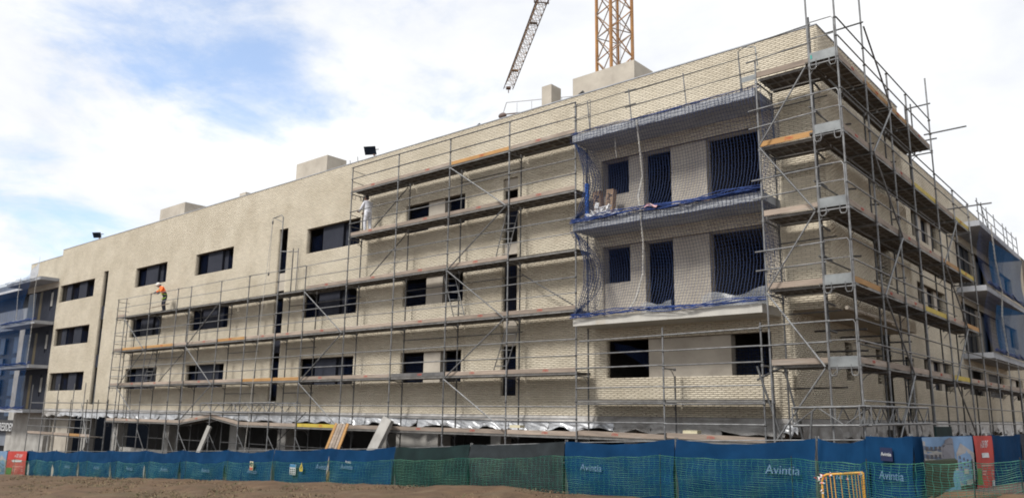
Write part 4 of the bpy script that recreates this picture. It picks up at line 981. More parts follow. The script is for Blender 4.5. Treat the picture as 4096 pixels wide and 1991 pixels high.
rot = Matrix.Rotation(math.radians(-7), 3, 'Y'); boxo('carton', Vector((-14.52, 21.45, 6.74)), (.3, .2, 1.2), CARD, T, rot)
lo = place('lettering', text_mesh('Armaflex', BLACK, .27, 0, .002), Matrix.Translation((-14.5, 21.342, 6.72)) @ (rot @ FACE_S @ Matrix.Rotation(-math.pi/2, 3, 'Z')).to_4x4(), T)
T = thing('cardboard_box', 'right-hand of two cardboard boxes, partly in front of the upper balcony window', 'box', (-14.2, 21.4, 6.14), 'cardboard boxes on the upper balcony')
rot = Matrix.Rotation(math.radians(5), 3, 'Y'); boxo('carton', Vector((-14.12, 21.5, 6.74)), (.28, .2, 1.2), CARD, T, rot)
place('lettering', text_mesh('Armaflex', BLACK, .27, 0, .002), Matrix.Translation((-14.12, 21.392, 6.72)) @ (rot @ FACE_S @ Matrix.Rotation(-math.pi/2, 3, 'Z')).to_4x4(), T)
b = MB(); r = random.Random(5)
for i in range(95):
    x = r.gauss(-14.0, .38); x = max(-14.85, min(-13.2, x)); z = 6.2+abs(r.gauss(0, .2))*max(0, 1-abs(x+14)/1.1); a = r.uniform(0, 3.14); t = r.uniform(-.5, .9)
    d = Vector((math.cos(a)*math.cos(t), math.sin(a)*.3, math.sin(t))).normalized(); p = Vector((x, r.uniform(20.75, 21.2), z)); L_ = r.uniform(.2, .6)
    b.beam(p-d*L_/2*(t < .3), p+d*L_/2, r.uniform(.03, .16), r.uniform(.01, .04), (0.1, .2, 1))
tag(b.build('debris_heap', POLY), 'heap of white plastic offcuts on the upper balcony below the cardboard boxes', 'debris', kind='stuff')
T = thing('blue_pipe', 'upright bright blue plastic pipe at the left end of the upper balcony', 'pipe', (-14.9, 21.25, 6.14)); q = MB(); q.tube([(-14.92, 21.3, 6.14), (-14.95, 21.35, 7.66)], .075, 10); q.build('pipe', BLUEP, T)
def cloth(name, label, cat, P, nu, nv, m_, group=None, parent=None):
    b = MB()
    for i in range(nu+1):
        for j in range(nv+1): b.v.append(tuple(P(i/nu, j/nv)))
    for i in range(nu):
        for j in range(nv): b.f.append((i*(nv+1)+j, (i+1)*(nv+1)+j, (i+1)*(nv+1)+j+1, i*(nv+1)+j+1)); b.m.append(0); b.sm.append(True)
    o = b.build(name, m_, parent)
    if label: tag(o, label, cat, group)
    return o
cloth('plastic_sheet', 'clear plastic sheet along the bottom of the big lower balcony opening', 'sheet', lambda u, v: (-10.85+2.1*u, 21.3+.06*math.sin(u*9+v*3)-.3*u, 3.06+v*(.42+.08*math.sin(u*8))), 24, 5, FILM, 'plastic sheets on the lower balcony')
cloth('plastic_sheet', 'clear plastic sheet along the bottom of the lower balcony door', 'sheet', lambda u, v: (-13.1+1.1*u, 21.6+.04*math.sin(u*9+v*3), 3.06+v*(.40+.05*math.sin(u*8))), 14, 5, FILM, 'plastic sheets on the lower balcony')
T = thing('brown_bundle', 'small brown bundle on the upper balcony in front of the big opening', 'bundle', (-10.6, 21.3, 6.14)); q = MB(); q.ell((-10.6, 21.2, 6.25), (.26, .2, .13)); q.ell((-10.25, 21.25, 6.22), (.2, .16, .1)); q.build('sack', CARD, T)
cloth('red_rag', 'pinkish red and white rag tied to the upper balcony slab edge', 'rag', lambda u, v: (-12.2+.42*u, 20.45-.03*math.sin(u*7+v*5), 6.2+.08*v+.05*math.sin(u*5)), 10, 4, mat('pink_rag', (.50, .22, .24), (.55, .5, .5), scale=9))
# left terrace nets
cloth('veil_net', 'fine blue netting over the left terraces, upper storeys', 'netting', lambda u, v: (-70.2+7.4*u*(1-.05*v)+.05*math.sin(v*8), 20.5+.18*math.sin(u*9+v*2)*math.sin(math.pi*v), 9.2+(1.35 if 0 else 0)*u-3.0*v), 30, 14, VEIL, 'blue nets on the left terraces')
cloth('veil_net', 'fine blue netting over the left terraces, middle storey', 'netting', lambda u, v: (-70.2+8.4*u, 20.5+.18*math.sin(u*8+v*2)*math.sin(math.pi*v), 6.1-3.1*v), 30, 14, VEIL, 'blue nets on the left terraces')
cloth('veil_net', 'fine blue netting over the left terraces, lowest storey', 'netting', lambda u, v: (-70.0+8.7*u, 20.5+.18*math.sin(u*9+v*2)*math.sin(math.pi*v), 3.05-3.0*v), 30, 14, VEIL, 'blue nets on the left terraces')
cloth('draped_net', 'bunched blue net rising to a point above the top left terrace slab', 'netting', lambda u, v: (-67.9+6.7*u, 20.5+.08*math.sin(u*30), 9.1+.05*math.sin(u*21)+(.15+1.25*max(0, (u-.62)/.38)**1.2)*v), 40, 4, VEILW)
for k_, (zb, lab) in enumerate(((6.02, 'crumpled blue net edge along the second left terrace slab'), (2.97, 'crumpled blue net edge along the third left terrace slab'), (-.06, 'crumpled blue net edge along the lowest left terrace slab'))):
    b = MB()
    for s2 in range(6): b.tube([Vector((-67.8+6.6*t, 20.52+.03*s2, zb+.04+.05*math.sin(t*17+s2*2+k_)+.04*s2*vnoise(t*11, s2))) for t in np.linspace(0, 1, 50)], .022, 4)
    plain('net_edge', lab, 'netting', b, NETL, 'net edges on the left terraces')
for i, (x, lab) in enumerate(((-61.4, 'thin rope hanging at the right end of the left terraces'), (-64.6, 'thin rope hanging in the middle of the left terraces'))):
    rope(lab, [(x, 20.45, 9.3), (x-.1, 20.45, 8), (x+.1, 20.5, 6.2)]+([(x+.05, 20.5, 3.0)] if i == 0 else []), .018)
# right balcony nets
def rnet(zt, zb, lab):
    T = thing('side_balcony_net', lab, 'netting', (-6.8, 47, zb), 'blue nets on the side balconies')
    cloth('veil', None, None, lambda u, v: (-6.78-.25*math.sin(math.pi*v)*(.5+.5*math.sin(u*9)), 42.9+9.4*u, zt-.5*(1-u)-(zt-.5*(1-u)-zb)*v), 30, 10, VEILR, parent=T)
    net_mesh(lambda u, v: (-6.78-.3*math.sin(math.pi*v), 41.4+6.2*u, zt+(zb-zt)*v), 26, 14, .005, NETB, jit=.01).build('net', NETB, T)
    b = MB()
    for s2 in range(6): b.tube([Vector((-6.8+.02*s2, 41.4+11*t, zb+.05+.03*math.sin(t*19+s2)+.04*s2*vnoise(t*15, s2))) for t in np.linspace(0, 1, 60)], .018, 4)
    b.build('gathered_edge', NETL, T)
rnet(8.9, 6.12, 'blue netting over the upper side balcony at the right edge'); rnet(5.85, 3.06, 'blue netting over the lower side balcony at the right edge')
rope('white twisted rope hanging down the right-hand side balconies', [(-6.7, 43.2, 9.2), (-6.72, 43.5, 7.5), (-6.7, 44.2, 6.1), (-6.72, 43.6, 4.8), (-6.7, 44.0, 3.05)], .03)

# ------------------------------------------------------------------ site fence
order = ['first', 'second', 'third', 'fourth', 'fifth', 'sixth', 'seventh', 'eighth', 'ninth', 'tenth', 'eleventh', 'twelfth']
FYF = 19.2
PX = [-62.5, -58.4, -54.6, -50.89, -47.32, -43.45, -39.75, -36.29, -32.41, -28.84, -25.22, -21.55, -17.99, -14.22, -10.64, -6.95, -5.75]
fence_labels = {}
def fence_panel(p0, p1, m_, label, logos=(), sag=.05, seed=0, height=2.0, top=None, wrinkle=1.0, ext=0.0):
    p0 = Vector((p0[0], p0[1], 0)); p1 = Vector((p1[0], p1[1], 0)); d = p1-p0; L = d.length; dn = d/L; nr = Vector((dn.y, -dn.x, 0))
    t0, t1 = top
    T = thing('fence_panel', label, 'fence panel', (p0.x, p0.y, t0-height), 'sheeted site fence panels')
    for p, t in ((p0+dn*.03, t0), (p1-dn*.03, t1)): tube('post', p+up(t-height-.1), p+up(t+.06), .022, STEEL, T)
    for h in (.03, height-.05): tube('rail', p0+up(t0-h), p1+up(t1-h), .015, STEEL, T)
    def P(u, v):
        p = p0+dn*(.04-ext+(L-.08+2*ext)*u); z = t0+(t1-t0)*u-sag*math.sin(math.pi*u)*(1-v)*1.4+.03*vnoise(u*9, seed, 3)*(1-v)-height*v*.99
        off = .045+wrinkle*(.05*math.sin(u*14+v*2.5+seed)*(.3+.7*v)*.6+.07*vnoise(u*5+seed, v*4, seed)+.03*vnoise(u*19, v*9+seed, 2)+.10*math.exp(-u*16)*math.sin(v*7+u*25)*.6+.10*math.exp(-(1-u)*16)*math.sin(v*6+u*30)*.6)
        return p+nr*off+up(z)
    sh = cloth('sheet', None, None, P, 46, 16, m_, parent=T)
    for (txt, u, v, size, lm_) in logos:
        c = p0+dn*L*u; z = t0+(t1-t0)*u-height*v; me = text_mesh(txt, lm_, size, 0.12, .002)
        rt = Matrix(((dn.x, 0, nr.x), (dn.y, 0, nr.y), (0, 1, 0)))
        sub('lettering', me, Matrix.Translation(c+nr*.185+up(z)) @ rt.to_4x4(), sh, Matrix.Identity(4))
    return T
for i, (a, b_) in enumerate(zip(PX, PX[1:])):
    m_ = TARP; logos = []; lab = f'blue sheeted fence panel, {order[min(i-1, 11)]} to the right of the left red banner'
    if i >= 3 and i <= 8: logos = [('Avintia', .62, .43, .25, LOGO)]
    lab_map = {0: 'blue sheeted fence panel at the very left edge behind the colourful poster', 1: 'blue fence panel behind the left red banner', 2: 'blue fence panel touching the right edge of the left red banner',
      3: 'first blue fence panel right of the left red banner', 4: 'second blue fence panel right of the left red banner', 5: 'third blue fence panel right of the left red banner', 6: 'fourth blue fence panel right of the left red banner',
      7: 'blue fence panel with faint logo, below the slanted plank', 8: 'blue fence panel with a small prohibition sign', 9: 'blue fence panel with a white notice and yellow triangle sign', 10: 'blue fence panel with two logos next to the dark green panels',
      11: 'dark green sheeted fence panel beside the last two-logo blue panel', 12: 'blackish green fence panel left of the right-hand blue fence run', 13: 'blue fence panel with one logo next to the blackish panel', 14: 'large blue fence panel with a bold Avintia logo', 15: 'narrow blue fence panel behind the yellow barrier'}
    lab = lab_map[i]
    if i == 9: logos = [('Avintia', .92, .33, .27, LOGO)]
    if i == 10: logos = [('Avintia', .34, .24, .12, WHITE), ('Avintia', .32, .33, .25, LOGO)]
    if i in (11, 12): m_ = TARPG if i == 11 else TARPN; logos = []
    if i == 12: m_ = mat('blackish_green_mesh', (.016, .022, .026), (.010, .014, .017), rough=.85, bump=.1, bscale=8)
    if i == 13: logos = [('Avintia', .27, .36, .26, LOGO)]
    if i == 14: logos = [('Avintia', .78, .36, .30, LOGO)]
    if i == 15: logos = [('ia', .42, .40, .27, LOGO)]
    fence_panel((a, FYF), (b_, FYF), m_, lab, logos, sag=.04+.06*random.random(), seed=i*1.7, top=(fence_top(a), fence_top(b_)))
side = [((-5.75, 19.15), (-4.72, 18.45), TARP, 'blue fence panel with a small dark logo plate right of the yellow barrier'), ((-4.72, 18.45), (-4.05, 20.1), TARP, 'blue fence panel carrying the building poster with the pool'),
        ((-4.05, 20.1), (-3.86, 21.6), TARP, 'blue fence panel carrying the right red banner'), ((-3.86, 21.6), (-3.55, 23.4), TARP, 'blue fence panel between the right red banner and the dark end panel'), ((-3.55, 23.4), (-2.6, 26.5), TARPN, 'dark navy fence panel at the right edge of the photo')]
tops = [-.38, -.33, -.31, -.315, -.30, -.28]
for i, (a, b_, m_, lab) in enumerate(side):
    lg = [('Avintia', .62, .5, .26, LOGO)] if i == 0 else ([('Avintia', .3, .25, .12, WHITE)] if i == 4 else [])
    fence_panel(a, b_, m_, lab, lg, sag=.02, seed=30+i, height=1.62, top=(tops[i], tops[i+1]), wrinkle=.5, ext=.13)
# printed banners hung on the fence (flat print on thin sheets)
def sheet_frame(p0, p1, ztop0, ztop1, h, off):
    p0 = Vector((p0[0], p0[1], 0)); p1 = Vector((p1[0], p1[1], 0)); d = (p1-p0); L = d.length; dn = d/L; nr = Vector((dn.y, -dn.x, 0))
    def P(u, v, lift=0): return p0+d*u+nr*(off+lift+.02*math.sin(u*7+v*4))+up(ztop0+(ztop1-ztop0)*u-h*v)
    rt = Matrix(((dn.x, 0, nr.x), (dn.y, 0, nr.y), (0, 1, 0)))
    return P, rt, L, dn, nr
def red_banner(label, p0, p1, z0, z1, h, off, big, arrow_left):
    P, rt, L, dn, nr = sheet_frame(p0, p1, z0, z1, h, off)
    T = thing('sales_banner', label, 'banner', tuple(P(0, 1)), 'red sales office banners')
    cloth('sheet', None, None, lambda u, v: P(u, v), 12, 10, mat('banner_red', (.42, .035, .024), (.35, .03, .022), rough=.6), parent=T)
    cloth('green_patch', None, None, lambda u, v: P(.02+.28*u, .62+.3*v, .012), 4, 4, mat('banner_green', (.08, .20, .025), rough=.6), parent=T)
    b = MB()
    if arrow_left:
        for pts in ([(.35, .40), (.35, .33), (.80, .33), (.80, .40)], [(.24, .365), (.36, .31), (.36, .42)]): b.add([P(u, v, .012) for u, v in pts], [tuple(range(len(pts)))])
    else: b.add([P(u, v, .012) for u, v in ((.4, .42), (.4, .33), (.72, .33), (.72, .42))], [(0, 1, 2, 3)])
    b.add([P(u, v, .012) for u, v in ((.75, .97), (.75, .86), (.95, .86), (.95, .97))], [(0, 1, 2, 3)])
    b.build('white_print', WHITE, T)
    c = P(.5, .17, .012); me = text_mesh('OFICINA DE VENTAS', WHITE, 1.0, 0, .001); w = me.vertices and (max(v.co.x for v in me.vertices)-min(v.co.x for v in me.vertices)) or 1
    sc = L*.84/w; place('lettering', me, Matrix.Translation(c) @ rt.to_4x4() @ Matrix.Diagonal((sc, max(sc, big), 1, 1)), T)
    for v, t_, k2 in ((.56, '900 000 000', .6),):
        pass
    b = MB()
    for v in (.56, .66, .72): b.add([P(u, w_, .012) for u, w_ in ((.33, v+.03), (.33, v), (.9, v), (.9, v+.03))], [(0, 1, 2, 3)])
    b.build('small_print', mat('banner_pale_red', (.62, .30, .26)), T)
red_banner('red sales office banner with white arrow hung on the fence at the far left', (-57.9, FYF), (-54.75, FYF), fence_top(-57.9)-.02, fence_top(-54.75)-.02, 1.6, .2, .30, True)
red_banner('red sales office banner hung on the fence near the right edge', (-4.05, 20.1), (-3.9, 21.2), -.31, -.315, 1.12, .16, .22, False)
def poster(label, p0, p1, z0, z1, h, off):
    P, rt, L, dn, nr = sheet_frame(p0, p1, z0, z1, h, off)
    T = thing('site_poster', label, 'poster', tuple(P(0, 1)), 'printed site posters')
    C = lambda n_, c: mat('poster_'+n_, c, rough=.55)
    sky_, wall, shade, dark, grass, pool, pale, gl = C('sky', (.13, .22, .36)), C('wall', (.27, .26, .26)), C('shade', (.15, .15, .175)), C('dark', (.06, .06, .075)), C('grass', (.03, .04, .02)), C('pool', (.11, .24, .34)), C('pale', (.30, .30, .28)), C('glass', (.10, .13, .19))
    cloth('sheet', None, None, lambda u, v: P(u, v), 14, 10, sky_, parent=T)
    b = MB(); ms = [wall, shade, dark, grass, pool, pale, gl]
    def poly(pts, mi, l): b.add([P(u, v, l) for u, v in pts], [tuple(range(len(pts)))], mi)
    poly([(0, .42), (0, .06), (.37, .18), (.37, .42)], 0, .008); poly([(.37, .42), (.37, .16), (.5, .06), (.62, .03), (.62, .42)], 1, .008)
    poly([(.66, .9), (.66, .3), (.76, .12), (1, .3), (1, .95)], 0, .008); poly([(0, 1), (0, .4), (.62, .38), (.66, .42), (.66, .98)], 3, .010)
    poly([(.66, 1), (.66, .88), (1, .8), (1, 1)], 3, .011)
    for v in (.12, .26): poly([(.0, v+.1), (.0, v+.02), (.36, v+.10), (.36, v+.15)], 6, .012); poly([(0, v+.12), (0, v+.10), (.37, v+.15), (.37, v+.165)], 5, .014)
    for k2 in range(4):
        u = .03+.09*k2
        for v in (.14, .28): poly([(u, v+.09), (u, v+.02), (u+.05, v+.03), (u+.05, v+.095)], 2, .016)
    for v in (.14, .22, .30): poly([(.39, v+.045), (.39, v+.01), (.44, v), (.44, v+.035)], 2, .014); poly([(.48, v+.03), (.48, v-.01), (.6, v-.02), (.6, v+.025)], 2, .014)
    poly([(.44, .14), (.44, .06), (.58, .01), (.60, .09)], 1, .012)
    poly([(.3, .93), (.5, .56), (.66, .56), (.66, .93), (.34, .97)], 5, .014); poly([(.35, .93), (.52, .60), (.655, .59), (.655, .93)], 4, .017)
    for (u, v) in ((.14, .58), (.16, .70), (.3, .49), (.22, .9), (.8, .62), (.92, .8), (.84, .82)): poly([(u-.05, v+.04), (u-.04, v-.05), (u+.05, v-.04), (u+.06, v+.05)], 5, .015)
    for i in range(12): u = .70+.07*(i % 4); v = .34+.09*(i//4)+.03*(i % 4); poly([(u, v+.05), (u, v), (u+.025, v+.01), (u+.025, v+.06)], 2, .014)
    b.build('print', ms, T)
poster('poster of a white apartment block with swimming pool on the right-hand fence', (-4.68, 18.52), (-4.06, 20.02), -.34, -.315, 1.17, .17)
poster('partly visible colourful poster at the far left edge of the fence', (-62.3, FYF), (-58.0, FYF), fence_top(-62.3)-.02, fence_top(-58)-.02, 1.9, .2)
# safety signs and logo plate on the fence
def sign(label, x, ztop, w, h, mats, tri=False, y=None):
    y = y or FYF-.22; T = thing('site_sign', label, 'sign', (x, y, ztop-h), 'small signs on the blue fence')
    q = MB(); q.box(x-w/2, x+w/2, y-.004, y+.004, ztop-h, ztop); q.build('board', mats[0], T)
    return T, y
yel_sign = mat('sign_yellow', (.62, .46, .06), rough=.5); blu_sign = mat('sign_blue', (.07, .22, .42), rough=.5)
cream = mat('sign_cream', (.58, .52, .36), rough=.5)
def sgn_z(x, f): return fence_top(x)-f
x = -30.2; T, y = sign('cream prohibition sign with a hand symbol on the blue fence', x, sgn_z(x, .45), .24, .36, [cream])
q = MB(); q.tube([(x+.075*math.cos(a), y-.01, sgn_z(x, .56)+.075*math.sin(a)) for a in np.linspace(0, 6.28, 17)], .014, 4); q.tube([(x-.02, y-.01, sgn_z(x, .59)), (x+.02, y-.01, sgn_z(x, .53))], .014, 4); q.build('symbol', BLACK, T)
q = MB(); q.box(x-.1, x+.1, y-.012, y-.006, sgn_z(x, .79), sgn_z(x, .69)); q.build('caption', RED, T)
x = -27.3; T, y = sign('white and light blue safety notice board on the blue fence', x, sgn_z(x, .55), .40, .40, [WHITE])
q = MB(); q.box(x-.19, x+.19, y-.012, y-.006, sgn_z(x, .67), sgn_z(x, .56)); q.build('header', blu_sign, T)
q = MB()
for i in range(3):
    for j in range(3): q.box(x-.16+.12*i, x-.08+.12*i, y-.012, y-.006, sgn_z(x, .92-.075*j), sgn_z(x, .88-.075*j))
q.build('print', BLACK, T)
x = -26.75; T, y = sign('yellow warning triangle sign next to the white notice board', x, sgn_z(x, .74), .20, .08, [yel_sign])
q = MB(); q.add([(x-.13, y-.012, sgn_z(x, .76)), (x+.13, y-.012, sgn_z(x, .76)), (x+.02, y-.012, sgn_z(x, .48))], [(0, 1, 2)]); q.build('triangle', yel_sign, T)
q = MB(); q.add([(x-.02, y-.018, sgn_z(x, .72)), (x+.03, y-.018, sgn_z(x, .72)), (x+.02, y-.018, sgn_z(x, .58))], [(0, 1, 2)]); q.build('symbol', BLACK, T)
pl = thing('logo_plate', 'small dark navy plate with white Avintia lettering on the fence right of the barrier', 'sign', (-5.2, 18.6, -1.0))
rt = Matrix.Rotation(math.atan2(-.7, 1.03), 3, 'Z'); boxo('board', Vector((-5.30, 18.66, -.72)), (.36, .01, .28), mat('plate_navy', (.012, .018, .06)), pl, rt)
place('lettering', text_mesh('Avintia', WHITE, .11, 0, .002), Matrix.Translation((-5.305, 18.645, -.72)) @ (rt @ FACE_S).to_4x4(), pl)

# ------------------------------------------------------------------ green barrier netting
GN = thing('barrier_netting', 'long green plastic barrier netting on thin stakes in front of the fence', 'netting', (-30, 18.4, -3))
path = [(-62, 18.4)]+[(x, 18.4) for x in np.arange(-60, -6, 1.7)]+[(-5.4, 17.55), (-4.3, 17.55), (-3.6, 18.2), (-3.0, 19.6), (-2.4, 21.4), (-1.6, 23.6), (-.6, 26)]
pts = []; stakes = []
for i in range(len(path)-1):
    a, b_ = Vector(path[i]), Vector(path[i+1]); L_ = (b_-a).length; n_ = max(2, int(L_/.145))
    if i % 2 == 0 or i > 32: stakes.append(a)
    for j in range(n_):
        p = a+(b_-a)*(j/n_); s_ = ((i % 2)+j/n_)/2 if i <= 32 else j/n_
        pts.append((p, math.sin(math.pi*s_)))
hb, vb = MB(), MB(); NR = 21
def ntop(x): return net_top(x) if x < -6.7 else -.88+.03*(x+6.7)
cols_ = []
for k2, (p, sg) in enumerate(pts):
    zt = ntop(p.x)-.10*sg*(1.0 if p.x < -30 else .55); bow = .10*vnoise(k2*.09, 1)
    cols_.append([Vector((p.x+.012*math.sin(j*.9+k2), p.y-bow*math.sin(math.pi*j/NR)+.03*vnoise(k2*.4, j*.3), zt-(.98)*j/NR+.012*math.sin(k2*.8+j*.6)+.01*vnoise(k2*.7, j, 9))) for j in range(NR+1)])
for c in cols_: vb.tube(c, .0035, 3, cap=False)
for j in range(NR+1): hb.tube([c[j] for c in cols_], (.0042+.0022*(j%2)) if j else .011, 3, cap=False)
o = vb.build('cross_strands', GREEN, GN); o['kind'] = 'stuff'; o = hb.build('long_strands', GREENL, GN); o['kind'] = 'stuff'
for p in stakes: tube('stake', (p.x, p.y+.02, ground(p.x, p.y)-.2), (p.x+.01, p.y+.02, ntop(p.x)+.06), .011, BLACK, GN, 6)

# ------------------------------------------------------------------ yellow pedestrian barrier with tape
BR = thing('pedestrian_barrier', 'yellow tubular pedestrian barrier with red and white tape behind the green netting', 'barrier', (-6, 17.9, -2.1))
pa, pb = Vector((-6.38, 17.75, -1.16)), Vector((-5.62, 18.05, -1.09)); bd = pb-pa
b = MB(); b.tube([pa+up(-1.0), pa+up(-.12), pa+bd*.04+up(-.03), pa+bd*.12, pb], .024, 8); b.build('frame', YEL, BR); b = MB(); b.tube([pb, pb+up(-1.0)], .024, 8); b.tube([pa+up(-.85), pb+up(-.85)], .02, 8); b.build('frame', YEL, BR)
for t in (.1, .2, .29, .45, .62, .72, .80, .87, .94): tube('bar', pa+bd*t+up(-.02), pa+bd*(t+.02)+Vector((.02, 0, -.86)), .010, YEL, BR, 6)
for t in (0, 1): tube('foot', pa+bd*t+Vector((-.05, -.3, -1.0)), pa+bd*t+Vector((.05, .3, -1.0)), .02, YEL, BR)
for i, (u, h, s2) in enumerate(((-.03, -.12, .11), (.02, -.02, .06), (.22, .01, .05), (.95, -.02, .05), (.0, -.33, .06), (.62, -.10, .03))):
    b = MB(); c = pa+bd*u+up(h)-Vector((0, .03, 0)); rr = random.Random(i)
    for _ in range(7):
        e = Vector((rr.uniform(-1, 1), rr.uniform(-.4, .1), rr.uniform(-1, .8)))*s2; f_ = Vector((rr.uniform(-1, 1), rr.uniform(-.4, .1), rr.uniform(-1, .8)))*s2; g_ = Vector((rr.uniform(-.5, .5), -.05, rr.uniform(-.5, .5)))*s2
        b.add([c+g_, c+g_+e, c+g_+f_], [(0, 1, 2)])
    b.build('tape', TAPEW, BR)

# ------------------------------------------------------------------ things leaning at ground level
def plank(label, top, bot, w, th_, m_, group, name='leaning_board', cat='board'):
    top = Vector(top); bot = Vector(bot); o_ = MB(); c = (top+bot)/2
    o_.beam(bot, top, w, th_, (0, -1, .2)); return plain(name, label, cat, o_, m_, group)
g_ = 'boards leaning on the scaffold'
bw_ = [(-26.78, TOEO, 'orange formwork board, leftmost of the leaning group'), (-26.6, POLY, 'pale whitish board second from left in the leaning group'), (-26.42, TOE, 'brown board in the middle of the leaning group'), (-26.24, POLY, 'pale board second from right in the leaning group'), (-26.05, TOEO, 'orange formwork board, rightmost of the leaning group')]
for i, (x, m_, lab) in enumerate(bw_):
    plank(lab, (x+.02, 20.55, -.42-.02*(i % 2)), (x-.62+.03*i, 19.75, gz(x)+.03), .15, .04, m_ if m_ is not POLY else TOE, g_)
plank('broad grey concrete panel leaning upright on the scaffold behind the blue fence', (-23.6, 20.55, -.2), (-24.75, 19.7, gz(-24)+.03), .52, .16, CONC, None, 'concrete_panel', 'panel')
plank('slanted pale plank with tick marks leaning against the scaffold left of the concrete column', (-36.65, 20.6, -.72), (-37.3, 19.8, gz(-37)+.03), .32, .09, CONC, None)
b = MB(); b.box(-25, -22.6, 22.2, 22.9, -6, -.75); plain('concrete_block_wall', 'grey concrete wall stub behind the leaning concrete panel', 'wall', b, CONC)
b = MB(); b.beam((-44.9, 20.86, 5.62), (-42.55, 20.80, 5.70), .22, .035, (0, -.3, 1)); plain('loose_plank', 'loose brown plank on the top platform in front of the orange-vested worker', 'plank', b, TOE)
for i, (x, zz_, lab) in enumerate(((-17.9, -.42, 'small cream block lying on the low platform right of the concrete column'), (-11.4, -.45, 'small cream block lying on the low platform below the balcony windows'))):
    b = MB(); b.box(x, x+.45, 20.95, 21.2, zz_, zz_+.09); plain('cream_block', lab, 'block', b, mat('cream_block%d' % i, (.6, .55, .38)), 'cream blocks on the low platforms')
b = MB(); b.box(-7.05+1.4, -5.6, 24.4, 26.2, -2, -.16); plain('dark_grey_cabinet', 'dark grey cabinet standing behind the poster fence at the right', 'cabinet', b, TARPG)

# ------------------------------------------------------------------ workers
def person(name, label, J, E, zones, mats, loc, extra):
    """J joints {n: (pos, radius)}, E edges, zones {edge: material index}"""
    ks = list(J); me = bpy.data.meshes.new('tmp'); me.from_pydata([J[k2][0] for k2 in ks], [(ks.index(a), ks.index(b_)) for a, b_ in E], [])
    o = bpy.data.objects.new('tmp', me); COL.objects.link(o)
    md = o.modifiers.new('skin', 'SKIN'); md.use_smooth_shade = True
    for i, k2 in enumerate(ks):
        r_ = J[k2][1]; me.skin_vertices[0].data[i].radius = r_ if isinstance(r_, tuple) else (r_, r_)
        me.skin_vertices[0].data[i].use_root = (k2 == 'pelvis')
    sd_ = o.modifiers.new('sub', 'SUBSURF'); sd_.levels = 2; sd_.render_levels = 2
    ev = o.evaluated_get(bpy.context.evaluated_depsgraph_get()); body = bpy.data.meshes.new_from_object(ev); bpy.data.objects.remove(o)
    body.materials.clear()
    for m_ in mats: body.materials.append(m_)
    segs = [(Vector(J[a][0]), Vector(J[b_][0]), zones[(a, b_)]) for a, b_ in E]
    def dist(p, a, b_):
        d = b_-a; t = max(0, min(1, (p-a).dot(d)/max(d.length_squared, 1e-9))); return (p-(a+d*t)).length
    for pl_ in body.polygons:
        c = pl_.center; pl_.material_index = min(segs, key=lambda s2: dist(c, s2[0], s2[1]))[2]; pl_.use_smooth = True
    T = thing(name, label, 'person', loc)
    ob = bpy.data.objects.new('body', body); link(ob, T); ob.location = (0, 0, 0)
    extra(T); return T
def local_build(b, name, m_, T):
    o = bpy.data.objects.new(name, b.mesh(name, m_)); link(o, T); return o
def hand(b, wrist, d, side, curl=.6):
    """palm, four fingers and a thumb leaving the side of the palm"""
    wrist = Vector(wrist); d = Vector(d).normalized(); s2 = d.cross(Vector((0, 0, 1))).normalized()*side; n_ = s2.cross(d)*side
    b.beam(wrist, wrist+d*.09, .08, .03, tuple(n_))
    for i, L_ in enumerate((.07, .08, .075, .058)):
        q0_ = wrist+d*.085+s2*(.03-.02*i); q1 = q0_+d*L_*.5; q2 = q1+(d*(1-curl)-n_*side*curl).normalized()*L_*.5
        b.tube([q0_, q1, q2], [.0095, .009, .007], 6)
    b.tube([wrist+d*.03+s2*.035, wrist+d*.06+s2*.065, wrist+d*.085+s2*.06-n_*side*.02], [.011, .010, .008], 6)
def head(b, c, f, mi_skin):
    """face: nose, eyes, mouth, ears on a skull looking along f"""
    c = Vector(c); f = Vector(f).normalized(); s2 = f.cross(Vector((0, 0, 1))).normalized(); u = s2.cross(f)
    rot = Matrix((s2, f, u)).transposed()
    b.ell(c, (.076, .095, .118), 0, 14, 10, rot)
    b.ell(c+f*.055-u*.055, (.055, .05, .06), 0, 10, 6, rot)
    b.add([c+f*.09+u*.015, c+f*.088-u*.03+s2*.016, c+f*.088-u*.03-s2*.016, c+f*.118-u*.026], [(0,1,3),(0,3,2),(1,2,3)], 0)
    for k2 in (-1, 1):
        b.ell(c+f*.086+s2*.033*k2+u*.012, (.012, .008, .007), 1, 6, 4, rot); b.ell(c+s2*.078*k2-u*.005, (.012, .022, .034), 0, 6, 5, rot)
    b.add([c+f*.104-u*.066+s2*.022, c+f*.104-u*.066-s2*.022, c+f*.104-u*.074], [(0,1,2)], 1)
EDG = [('pelvis', 'waist'), ('waist', 'chest'), ('chest', 'neck'), ('neck', 'headb'), ('chest', 'shL'), ('chest', 'shR'), ('shL', 'elL'), ('elL', 'wrL'), ('shR', 'elR'), ('elR', 'wrR'), ('pelvis', 'hipL'), ('pelvis', 'hipR'),
       ('hipL', 'knL'), ('knL', 'anL'), ('anL', 'toL'), ('hipR', 'knR'), ('knR', 'anR'), ('anR', 'toR')]
